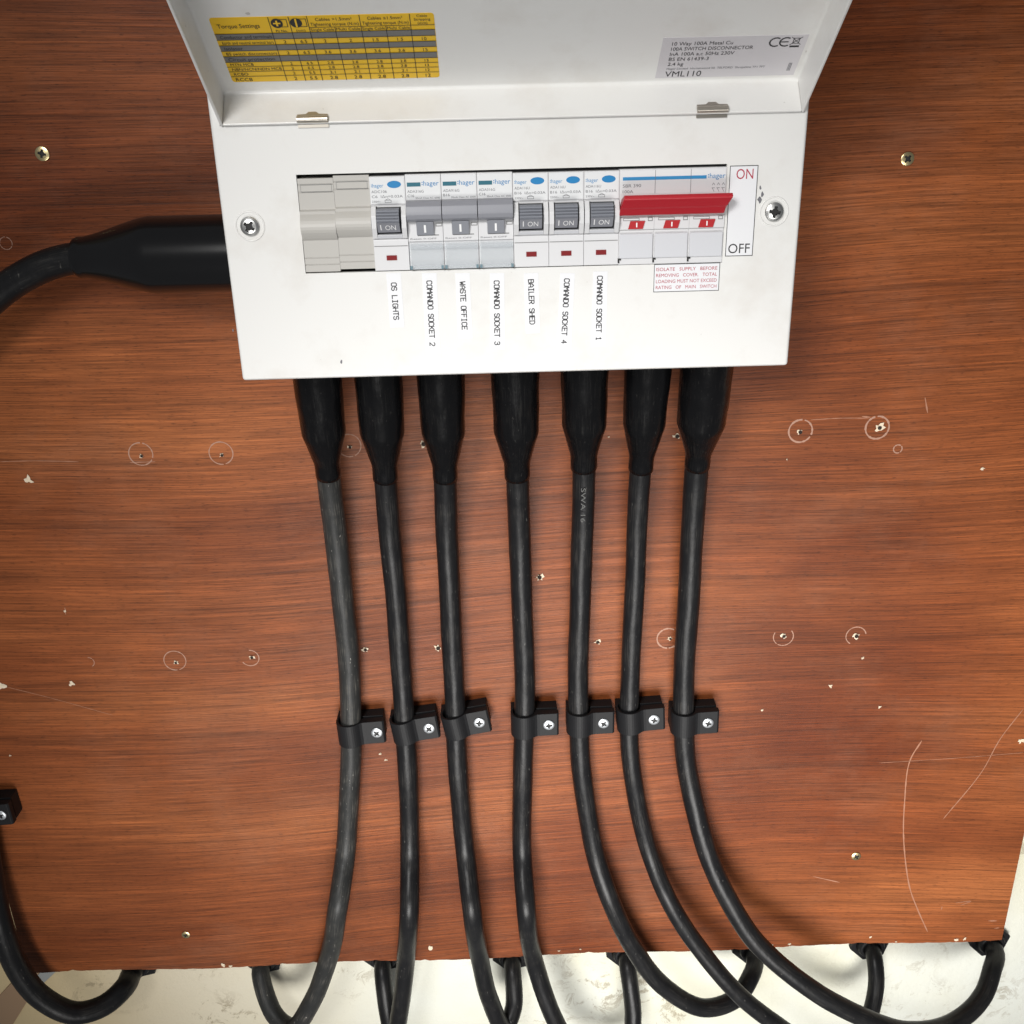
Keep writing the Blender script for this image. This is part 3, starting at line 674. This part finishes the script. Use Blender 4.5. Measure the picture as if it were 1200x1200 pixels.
# ------------------------------------------------------------------ modules in the window
MODW = 0.0175; XW = -0.105
def zt(mm): return 0.0222-mm*(0.0453/47)
MF = -0.1008
def MFr(z=0, y=MF): return (Vector((0, y, z)), Vector((1,0,0)), Vector((0,0,1)), Vector((0,-1,0)))
hw = 0.00865
def body_profile(front_up=MF, front_lo=MF):
    return [(-0.045, zt(0)), (front_up, zt(0)), (front_up, zt(13.6)), (front_up+0.0006, zt(13.9)), (front_up+0.0006, zt(31.0)), (front_lo, zt(31.3)), (front_lo, zt(47)), (-0.045, zt(47))]
def logo(b, F, x, z, h, w, k='blue'):
    # the maker's lower-case wordmark with its small leading dots
    b.text(F, 'hager', x+w*0.13, z, h, 0.0002, k, w=w*0.87)
    for q in range(2): b.quad(F, x+w*0.03, z+h*(0.12+0.42*q), x+w*0.03+h*0.2, z+h*(0.32+0.42*q), 0.0002, k)
def rcbo(label, mod, amp, xc, putty=False):
    t_ = thing('circuit_breaker', label, 'circuit breaker', (xc, 0, 0), 'breakers in the fuse box window')
    pk = 'plastic_w'
    b = MB(); b.prism_x(body_profile(), -hw, hw, pk); b.build('casing', t_, bevel=0.0003)
    b = MB(); F = MFr()
    b.rect(F, -hw+.0004, zt(13.2), hw-.0004, zt(0.5), 0.00012, 'lbl')
    logo(b, F, -hw+.0006, zt(5.3), 0.0019, 0.0062, 'blue_t')
    b.disc(F, 0.0034, zt(4.0), 0.0034, 0.0017, 0.0002, 'blue')
    b.text(F, mod, -hw+.0008, zt(8.0), 0.0013, 0.0002, 'ink_g', w=0.0075)
    b.text(F, amp+'  IΔn=0.03A', -hw+.0008, zt(10.4), 0.0013, 0.0002, 'ink_g', w=0.0152)
    b.text(F, '230V~', -hw+.0008, zt(12.7), 0.0010, 0.0002, 'ink_g', w=0.0042); b.outline(F, -0.0016, zt(12.8), 0.0016, zt(11.5), 0.0002, 0.0002, 'ink_g')
    b.stroke(F, [(-0.001, zt(11.4)), (0, zt(10.9)), (0.001, zt(11.4))], 0.0002, 0.0002, 'ink_g')
    b.build('rating_label', t_)
    # raised surround with sloping cheeks
    b = MB()
    for sx in (-1, 1):
        xa, xb_ = sorted((sx*hw*0.985, sx*0.0062))
        b.prism_x([(MF+.0008, zt(14.2)), (MF-.0010, zt(14.2)), (MF-.0040, zt(19)), (MF-.0040, zt(25)), (MF-.0012, zt(30.6)), (MF+.0008, zt(30.6))], xa, xb_, pk)
    b.prism_x([(MF+.0004, zt(28.2)), (MF-.0020, zt(28.6)), (MF-.0008, zt(30.6)), (MF+.0004, zt(30.6))], -0.0061, 0.0061, 'plastic')
    b.build('surround', t_, bevel=0.0003)
    b = MB(); b.quad(MFr(), -0.0061, zt(28.2), 0.0061, zt(15.0), -0.0001, 'rail'); b.build('toggle_slot', t_)
    b = MB()
    prof = [(MF+.0002, zt(15.4)), (MF-.0052, zt(15.5))]
    for q in range(4): zz = 16.0+q*1.45; prof += [(MF-.0062-q*.0004, zt(zz)), (MF-.0062-q*.0004, zt(zz+.75)), (MF-.0056-q*.0004, zt(zz+.85)), (MF-.0056-q*.0004, zt(zz+1.3))]
    prof += [(MF-.0072, zt(21.8)), (MF-.0022, zt(27.3)), (MF+.0002, zt(27.3))]
    b.prism_x(prof, -0.0057, 0.0053, 'toggle')
    # face carrying the writing
    A = Vector((0, MF-.0071, zt(21.9))); B = Vector((0, MF-.0022, zt(27.2))); V = (A-B).normalized(); Nn = Vector((1,0,0)).cross(V); 
    if Nn.y > 0: Nn = -Nn
    F2 = (B, Vector((1,0,0)), V, Nn); L = (A-B).length
    b.poly(F2, [(-0.0057,0),(0.0053,0),(0.0053,L),(-0.0057,L)], 0.0001, 'toggle_l')
    b.quad(F2, -0.0042, L*0.26, -0.0037, L*0.82, 0.0002, 'ink_w'); b.text(F2, 'ON', -0.0018, L*0.27, L*0.52, 0.0002, 'ink_w', w=0.0052)
    b.build('toggle', t_)
    b = MB(); b.rect(MFr(), -0.0026, zt(41.7), 0.0026, zt(39.2), 0.0003, 'led'); b.build('test_flag', t_)
    b = MB(); b.quad(MFr(), -hw+.0003, zt(34.7), hw-.0003, zt(34.3), 0.0001, 'line'); b.build('joint_line', t_)
    return t_
def mcb(label, mod, amp, xc):
    t_ = thing('circuit_breaker', label, 'circuit breaker', (xc, 0, 0), 'breakers in the fuse box window')
    b = MB(); b.prism_x([(-0.045, zt(-0.6)), (MF, zt(-0.6)), (MF, zt(32.5)), (MF+.0012, zt(33)), (MF+.0012, zt(47)), (-0.045, zt(47))], -hw, hw, 'plastic_w'); b.build('casing', t_, bevel=0.0003)
    b = MB(); F = MFr(); b.rect(F, -hw+.0003, zt(11.6), hw-.0003, zt(0), 0.00012, 'lbl')
    b.rect(F, -hw+.0008, zt(5.3), -0.0012, zt(3.3), 0.00018, 'teal'); logo(b, F, -0.0009, zt(5.0), 0.0024, 0.0086)
    b.text(F, mod, -hw+.0008, zt(8.3), 0.0013, 0.0002, 'ink_g', w=0.0080); b.text(F, amp, -hw+.0008, zt(10.4), 0.0013, 0.0002, 'ink_g', w=0.0032)
    b.text(F, '30mA Class AC 6000', -0.0040, zt(11.4), 0.0009, 0.0002, 'ink_g', w=0.0120)
    b.build('rating_label', t_)
    b = MB()
    prof = [(MF, zt(11.9)), (MF-.0040, zt(12.3)), (MF-.0060, zt(14.5)), (MF-.0066, zt(17.2)), (MF-.0068, zt(18.5)), (MF-.0058, zt(20.8)), (MF-.0036, zt(22.2)), (MF, zt(22.4))]
    b.prism_x(prof, -hw+.0001, hw-.0001, 'toggle_l')
    b.prism_x([(MF, zt(22.41)), (MF-.0034, zt(22.41)), (MF-.0012, zt(29.3)), (MF, zt(29.3))], -0.0042, 0.0042, 'toggle')
    A = Vector((0, MF-.0034, zt(22.41))); B = Vector((0, MF-.0012, zt(29.3))); V = (A-B).normalized(); Nn = Vector((0, -V.z, V.y)); Nn = Nn if Nn.y < 0 else -Nn
    b.quad((B, Vector((1,0,0)), V, Nn), -0.0005, 0.0014, 0.0005, 0.0054, 0.0001, 'ink_w')
    b.build('toggle', t_, bevel=0.0002)
    b = MB(); b.quad(MFr(), -0.0040, zt(29.65), 0.0066, zt(29.3), 0.0001, 'rail'); b.outline(MFr(), 0.0052, zt(25.2), hw-.0002, zt(23.4), 0.0004, 0.0001, 'line')
    b.text(MFr(), 'Reset 0-OFF', -hw+.001, zt(31.6), 0.0008, 0.0001, 'ink_g', w=0.013); b.build('casing_mark', t_)
    b = MB(); y_ = MF+.0011
    b.box(-hw+.0004, hw-.0004, y_-.0022, y_-.0012, zt(46.6), zt(33.4), 'clear'); b.box(-hw+.0004, hw-.0004, y_-.0028, y_-.0022, zt(36.2), zt(34.6), 'clear')
    b.box(-hw+.0004, hw-.0004, y_-.0028, y_-.0022, zt(46.6), zt(44.6), 'clear')
    b.build('label_holder', t_)
    b = MB()
    for sx in (-1, 1): b.box(sx*0.0078-.0006, sx*0.0078+.0006, y_-.0034, y_-.0029, zt(46.4), zt(44.6), 'latch')
    b.build('holder_latch', t_)
    return t_
def xm(i): return XW+MODW*(i+0.5)
for i, lb in ((0, 'blank grey filler module at the far left end of the window'), (1, 'blank grey filler module beside the first breaker, gap below it')):
    t_ = thing('blank_module', lb, 'blank plate', (xm(i), 0, -0.0002 if i == 0 else 0.0008), 'blank modules in the fuse box window')
    b = MB(); yf = FRONT+0.0002
    prof = [(-0.045, zt(0)), (yf, zt(0)), (yf, zt(2.6)), (yf+.0004, zt(2.7)), (yf+.0004, zt(3.2)), (yf, zt(3.3)), (yf, zt(6.3)), (yf+.0004, zt(6.4)), (yf+.0004, zt(6.9)), (yf, zt(7.0)), (yf, zt(15.2)), (yf-.0012, zt(16)), (yf-.0012, zt(17.2))]
    for q in range(9):
        a = math.pi*q/8; prof.append((yf-.0012-.0030*math.sin(a), zt(17.4+12.0*q/8)))
    prof += [(yf-.0004, zt(30.2)), (yf, zt(30.6)), (yf, zt(39.2)), (yf+.0004, zt(39.3)), (yf+.0004, zt(39.7)), (yf, zt(39.8)), (yf, zt(42.6)), (yf+.0004, zt(42.7)), (yf+.0004, zt(43.1)), (yf, zt(43.2)), (yf, zt(46.6)), (-0.045, zt(46.6))]
    b.prism_x(prof, -hw-.00005, hw+.00005, 'blank'); b.build('cover_plate', t_)
    b = MB(); b.outline((Vector((0, yf, 0)), Vector((1,0,0)), Vector((0,0,1)), Vector((0,-1,0))), -hw+.0012, zt(6.6), hw-.0008, zt(2.9), 0.0002, 0.0001, 'line') if i < 2 else None
    b.build('moulded_outline', t_)
rcbo('circuit breaker with slate toggle above the OS LIGHTS label, next to blanks', 'ADC106', 'C6', xm(2))
mcb('leftmost wide grey toggle breaker, between the OS LIGHTS and WASTE OFFICE breakers', 'ADA316G', 'C16', xm(3))
mcb('middle one of three wide grey toggle breakers, above WASTE OFFICE label', 'ADA916G', 'B16', xm(4))
mcb('wide grey toggle breaker directly left of the BAILER SHED breaker', 'ADA316G', 'C16', xm(5))
rcbo('breaker with slate ON toggle and red flag above BAILER SHED label', 'ADA116U', 'B16', xm(6))
rcbo('slate ON toggle breaker between the BAILER SHED breaker and the last one before main switch', 'ADA116U', 'B16', xm(7))
rcbo('breaker with slate ON toggle above COMANDO SOCKET 1 label, beside red main switch', 'ADA116U', 'B16', xm(8))
# main switch
ms = thing('main_switch', 'three-module main switch with wide red handle at the right of the window', 'main switch', (xm(10), 0, 0))
for q in (-1, 0, 1):
    b = MB(); ox = q*MODW
    b.prism_x([(-0.045, zt(-0.4)), (MF, zt(-0.4)), (MF, zt(23)), (MF-.0006, zt(23.4)), (MF-.0006, zt(29.2)), (MF, zt(29.5)), (MF, zt(47.2)), (-0.045, zt(47.2))], ox-hw-.00005, ox+hw+.00005, 'plastic_w'); b.build('casing', ms, bevel=0.0003)
b = MB(); F = MFr(); b.rect(F, -1.5*MODW+.0004, zt(11.6), 1.5*MODW-.0004, zt(0.2), 0.00012, 'lbl')
for q in (-1, 1): b.quad(F, q*MODW/2-.0001, zt(11.5), q*MODW/2+.0001, zt(0.3), 0.0003, 'ink_g')
b.rect(F, -1.5*MODW+.0016, zt(5.0), 1.5*MODW-.0098, zt(3.4), 0.00022, 'blue_t'); logo(b, F, 1.5*MODW-.0094, zt(4.9), 0.0025, 0.0088, 'blue')
b.text(F, 'SBR 390', -1.5*MODW+.0016, zt(8.4), 0.0016, 0.0002, 'ink_g', w=0.0090); b.text(F, '100A', -1.5*MODW+.0016, zt(11.2), 0.0015, 0.0002, 'ink_g', w=0.0052)
for q in range(3):
    xq = 1.5*MODW-.0062+q*.0024
    b.stroke(F, [(xq-.0006, zt(8.2)), (xq, zt(7.2)), (xq+.0006, zt(8.2))], 0.0002, 0.0002, 'ink_g'); b.stroke(F, [(xq-.0006, zt(9.6)), (xq+.0004, zt(11.4))], 0.0002, 0.0002, 'ink_g'); b.stroke(F, [(xq-.0008, zt(9.6)), (xq+.0006, zt(9.6))], 0.0002, 0.0003, 'ink_g')
b.build('rating_label', ms)
# handle: wide bar whose upper edge leans out; ends slant
x0_, x1_ = -1.5*MODW-.0001, 1.5*MODW+.0002
prof = [(MF, zt(14)), (MF-.0100, zt(11.2)), (MF-.0112, zt(12.2)), (MF-.0112, zt(13.4)), (MF-.0078, zt(17.6)), (MF-.0070, zt(18.4)), (MF-.0044, zt(21.7)), (MF-.0020, zt(22.1)), (MF, zt(21.5))]
n = len(prof); vs = []
for sx, xx in ((-1, x0_), (1, x1_)):
    for y, z in prof: vs.append((xx+(0.0012 if z > zt(15) else -0.0002 if sx < 0 else -0.0012)*1.0, y, z))
b = MB(); b.add(vs, [tuple(range(n)), tuple(range(2*n-1, n-1, -1))]+[(i, i+n, (i+1) % n+n, (i+1) % n) for i in range(n)], 'red'); o = b.build('handle', ms, bevel=0.0004)
for q in (-1, 0, 1):
    ox = q*MODW; F = (Vector((ox, MF-.0006, 0)), Vector((1,0,0)), Vector((0,0,1)), Vector((0,-1,0)))
    b = MB(); b.flat(F, [(-0.0042, zt(29.0)), (0.0031, zt(29.0)), (0.0042, zt(25.0)), (-0.0031, zt(25.0))], 0.0006, 'red_tab'); b.quad(F, -0.0003, zt(28.1), 0.0003, zt(25.8), 0.0007, 'ink_w'); b.build('indicator_flag', ms)
    b = MB(); b.outline(F, -0.0068, zt(24.9), 0.0014, zt(23.5), 0.0003, 0.0001, 'line'); b.outline(F, 0.0056, zt(25.2), 0.0080, zt(23.3), 0.0004, 0.0001, 'line')
    F = (Vector((ox, MF, 0)),)+F[1:]
    b.quad(F, -hw, zt(29.75), hw, zt(29.5), 0.0001, 'line'); b.build('casing_mark', ms)
    b = MB(); b.box(ox-hw+.0004, ox+hw-.0004, MF-.0012, MF-.0002, zt(43.8), zt(31.4), 'plastic'); b.build('terminal_cover', ms, bevel=0.0003)
    b = MB(); b.box(ox-hw-.0004, ox-hw+.0012, MF-.0006, MF, zt(44.8), zt(43.9), 'rail'); b.box(ox-hw-.0004, ox-hw+.0004, MF-.0006, MF, zt(46.2), zt(44.85), 'rail'); b.build('foot_catch', ms)

# ------------------------------------------------------------------ cables
CLIPS = []
def wavy_shroud(axis_a, axis_b, r0, r1, k, parent, squash=1.0, tip=0.12, seam=True):
    n = 30; pts = []; rs = []
    for i in range(n+1):
        t_ = i/n; p = axis_a.lerp(axis_b, t_)
        if t_ < 0.60: r = r0*(1.0-0.06*t_/0.60)
        elif t_ < 1-tip: r = r0*0.94+(r1-r0*0.94)*(t_-0.60)/(0.40-tip)
        else: r = r1*1.0
        pts.append(p); rs.append(r)
    # rolled mouth
    d = (axis_b-axis_a).normalized(); pts.append(axis_b+d*0.0003); rs.append(r1*0.90)
    b = MB(); b.tube(pts, rs, k, 40, wob=0.022); return b.build('shroud', parent)
def cable(label, kind, sh, path, gland, clip, R=0.0072, top_y=-0.050, bot_y=-0.030):
    # sh: shroud (x_top, w_top, x_bot, y_bot, w_bot) in the photograph; path: centre line points (px, py, depth)
    t_ = thing('power_cable', label, 'cable', (0,0,0), 'black cables leaving the fuse box')
    xt, wt, xb, yb, wb = sh
    A = at(xt, 452, top_y); B = at(xb, yb, bot_y); d = (B-A).normalized()
    A2 = A - d*((A.z-(ZB-0.0005))/d.z); 
    pxm = lambda p: CAM_F/((p-CAM).dot(FW))
    wavy_shroud(A2, B, wt/2/pxm(A), wb/2/pxm(B), 'shroud', t_)
    pts = [A2.lerp(B, 0.45), B] + [at(*p) for p in path]
    g = at(gland[0], gland[1], WALL_Y-0.001)
    pts += [g+Vector((0, -0.015, -0.003)), g+Vector((0, -0.003, 0))]
    sp = spline(pts); p1_, p2_ = random.uniform(0, 6), random.uniform(0, 6)
    for q_, v_ in enumerate(sp[12:-14]): v_.x += 0.00035*math.sin(q_*0.09+p1_)+0.0001*math.sin(q_*0.31+p2_)
    b = MB(); b.tube(sp, R, kind, 24, wob=0.018); b.build('sheath', t_)
    return t_
def gland(label, px, py, r=0.0175, yoff=0.0):
    g = at(px, py, WALL_Y-0.001)
    t_ = thing('cable_gland', label, 'cable gland', (g.x, WALL_Y, g.z), 'black glands in the wall under the board')
    def ringm(pr, seg, k, name, smooth):
        b = MB(); vs = []
        for (rr_, y) in pr:
            for j in range(seg): a = 2*math.pi*j/seg+0.26; vs.append((rr_*math.cos(a), y, rr_*math.sin(a)))
        m_ = len(pr); fs = [(i*seg+j, i*seg+(j+1) % seg, ((i+1) % m_)*seg+(j+1) % seg, ((i+1) % m_)*seg+j) for i in range(m_) for j in range(seg)]
        b.add(vs, fs, k, smooth); b.build(name, t_, bevel=0 if smooth else 0.0006)
    ringm([(0.0066, -0.0004), (r, -0.0004), (r, -0.0050), (0.0066, -0.0050)], 6, 'clip', 'hex_nut', False)
    ringm([(0.0074, -0.0055), (r*0.70, -0.0055), (r*0.62, -0.0085), (0.0100, -0.0105), (0.0076, -0.0105)], 24, 'clip', 'dome', True)
def clip(label, cx_, cy_, scx, scy, rot, y=-0.0122, group='black clips in a row across the cables'):
    c = at(cx_, cy_, y); s_ = at(scx, scy, y-0.003)
    t_ = thing('cable_clip', label, 'cable clip', (c.x, 0, c.z), group)
    Mx = Matrix.Rotation(math.radians(-rot), 4, 'Y')
    t_.rotation_euler = (0, math.radians(-rot), 0)
    R0_, Ri = 0.0093, 0.0076; xe = 0.0245; hz = 0.0090
    b = MB(); arcp = [(R0_*math.cos(a), y+R0_*math.sin(a)) for a in [math.pi+math.pi*0.72*i/14 for i in range(15)]]      # left side round to the front
    # outer: from left, round the front, then along the tab
    prof = [(-R0_, y+0.0015)]+arcp+[(0.0075, y-0.0058), (0.0092, y-0.0050), (0.0110, y-0.0048), (xe-0.0012, y-0.0044), (xe, y-0.0034), (xe, y+0.0010), (0.0080, y+0.0010), (0.0080, y-0.001)]
    inner = [(Ri*math.cos(a), y+Ri*math.sin(a)) for a in [2*math.pi-0.15-(math.pi-0.15)*i/12 for i in range(13)]]
    prof += inner+[(-Ri, y+0.0015)]
    n = len(prof); b.prism_z(prof, -hz, hz, 'clip'); o = b.build('strap', t_, bevel=0.0005)
    b = MB(); b.prism_z([(-R0_*0.97, -0.0003), (-R0_*0.97, y+0.0019), (-Ri-.0003, y+0.0019), (-0.0060, y+0.0052), (0, y+0.0077), (0.0060, y+0.0052), (Ri+.0003, y+0.0026), (xe-0.0008, y+0.0026), (xe-0.0008, -0.0003)], -hz*1.04, hz*1.04, 'clip'); b.build('base', t_, bevel=0.0005)
    sx = min(0.0190, max(0.0165, (s_.x-c.x)))
    screw('clip', (sx, y-0.0045, 0.0), t_, random.uniform(0, 90), 'clip_screw')
    return t_
D1, D2, D3 = -0.0122, -0.0155, -0.016
cable('dusty grey-black cable, leftmost of the seven below the fuse box', 'cable_d', (373,57,385,557,30),
      [(393,620,-.0205),(402,700,-.0155),(409,780,D1),(411,850,D1),(410,905,-.0135),(405,1000,D2),(397,1060,-.036),(386,1120,D3),(366,1172,-.010),(341,1204,-.004),(321,1188,.006)], (309,1120), None, 0.0074)
cable('black cable from second shroud, clip tilted beside its left neighbour', 'cable', (444,57,452,560,30),
      [(457,620,-.0205),(464,700,-.0155),(470,790,D1),(474,850,D1),(478,905,-.0135),(481,1000,D2),(480,1065,-.036),(475,1127,D3),(469,1180,-.010),(461,1216,-.002),(455,1190,.008)], (450,1117), None)
cable('black cable from third shroud, making a narrow loop at the bottom', 'cable', (517,57,522,560,29),
      [(524,620,-.0205),(527,700,-.0155),(531,790,D1),(534,850,D1),(537,905,-.0135),(546,1000,D2),(553,1065,-.036),(562,1125,D3),(574,1172,-.010),(592,1204,-.003),(602,1180,.008)], (600,1116), None)
cable('black middle cable from fourth shroud, hanging almost straight down', 'cable', (604,58,606,558,30),
      [(609,620,-.0205),(612,700,-.0155),(615,790,D1),(614,850,D1),(612,905,-.0135),(612,1000,D2),(617,1065,-.036),(626,1125,D3),(652,1200,-.020),(690,1262,-.018),(728,1258,-.008),(742,1205,.004)], (733,1112), None)
cable('black cable with raised lettering from fifth shroud, looping back right', 'cable', (685,57,684,547,31),
      [(682,620,-.0205),(680,700,-.0155),(678,790,D1),(679,850,D1),(682,905,-.0135),(697,1000,D2),(714,1053,-.024),(739,1105,-.024),(775,1153,-.022),(825,1181,-.018),(862,1170,-.008),(879,1146,.006)], (880,1107), None)
cable('thin black cable from sixth shroud, running under the rightmost cable', 'cable', (758,55,751,549,29),
      [(747,620,-.0205),(743,700,-.0155),(738,790,D1),(737,850,D1),(741,905,-.0135),(762,1000,D2),(783,1053,-.028),(816,1107,-.034),(860,1160,-.040),(905,1197,-.040),(965,1228,-.030),(1010,1208,-.010),(1026,1162,.008)], (1018,1103), None, 0.0067)
c7 = cable('black cable from seventh shroud, widest loop reaching lower right corner', 'cable', (826,62,817,546,30),
      [(812,620,-.0205),(807,700,-.0155),(801,790,D1),(801,850,D1),(806,905,-.0135),(830,1000,-.024),(853,1053,-.032),(886,1104,-.040),(940,1152,-.048),(1000,1187,-.050),(1062,1208,-.044),(1115,1200,-.028),(1150,1170,-.010),(1163,1135,.010)], (1158,1099), None, 0.0074)
# raised writing on the fifth cable
five = [o for o in COL.objects if o.name.startswith('power_cable')][4]
b = MB(); A = at(682.5, 572, -0.0280-0.0071); B = at(682, 612, -0.0248-0.0071); U = (B-A).normalized(); V = Vector((1,0,0)); Nn = V.cross(U).normalized(); Nn = Nn if Nn.y < 0 else -Nn
F = (A+V*0.0004, U, V, Nn); b.text(F, 'SWA 16', 0, -0.0012, 0.0030, 0.0003, 'emboss', w=(B-A).length)
b.build('raised_lettering', five)
# glands
gl = [('gland under the board at the end of the leftmost hanging cable', 309, 1120), ('gland half hidden behind the second hanging cable', 450, 1117), ('gland at the end of the narrow third loop', 600, 1116),
      ('gland at the board edge left of the fifth cable', 733, 1112), ('gland at the end of the small loop right of centre', 880, 1107), ('gland above the loop second from the right corner', 1018, 1103), ('gland at the bottom right corner of the board', 1158, 1099)]
for lb, x, y in gl: gland('black hexagonal '+lb, x, y)
gland('black hexagonal gland of the thick cable at bottom left', 163, 1124, 0.018)
# thick cable entering from the left
t_ = thing('power_cable', 'thick black supply cable entering the left side of the fuse box', 'cable', (0,0,0), 'black cables leaving the fuse box')
ys = -0.048
A = at(262, 297, ys); A2 = Vector((X0+.0005, ys, A.z)); B = at(92, 302, ys+.010)
pxm = lambda p: CAM_F/((p-CAM).dot(FW))
n = 40; pts = []; rs = []; ra, rb = 44.5/pxm(A), 23.5/pxm(B)
A3 = at(180, 299, ys+.004)
for i in range(n+1):
    t2 = i/n
    if t2 < 0.45: p = A2.lerp(A3, t2/0.45); r = ra
    elif t2 < 0.93: q = (t2-0.45)/0.48; p = A3.lerp(B, q*0.93); r = ra+(rb-ra)*(0.55*q+0.45*q*q*(3-2*q))
    else: q = (t2-0.93)/0.07; p = A3.lerp(B, 0.93+0.07*q); r = rb*(1.03-0.06*q*q)
    pts.append(p); rs.append(r)
b = MB(); b.tube(pts, rs, 'shroud_g', 40); b.build('shroud', t_)
g = at(163, 1124, WALL_Y-0.001)
pts = [A3.lerp(B, 0.7), B, at(52,312,-.036), at(0,343,-.034), at(-60,410,-.030), at(-95,520,-.022), at(-90,700,-.018), at(-52,840,-.014), at(-24,952,-.0135), at(-12,1020,-.016), at(0,1080,-.022), at(22,1137,-.022), at(50,1170,-.020), at(88,1187,-.016), at(122,1178,-.006), at(146,1157,.008), g+Vector((-0.003,-0.012,-0.003)), g+Vector((0,-0.003,0))]
b = MB(); b.tube(spline(pts), 0.0086, 'cable', 24); b.build('sheath', t_)
# clips
cl = [(411,856,442,856,2,'black clip on the leftmost hanging cable'),(474,853,503,850,7,'black clip on the second hanging cable, screw partly dark'),(534,847,562,842,9,'black clip tilted upward on the third hanging cable'),
      (614,846,643,847,0,'black clip on the middle hanging cable'),(679,844,707,844,0,'black clip on the fifth hanging cable'),(738,841,763,841,3,'black clip on the thin sixth hanging cable, white screw'),(801,844,829,844,1,'black clip on the rightmost hanging cable')]
for x, y, sx, sy, rt, lb in cl: clip(lb, x, y, sx, sy, rt)
clip('black clip at the left edge holding the thick supply cable', -24, 952, 3, 956, 2, -0.0135)
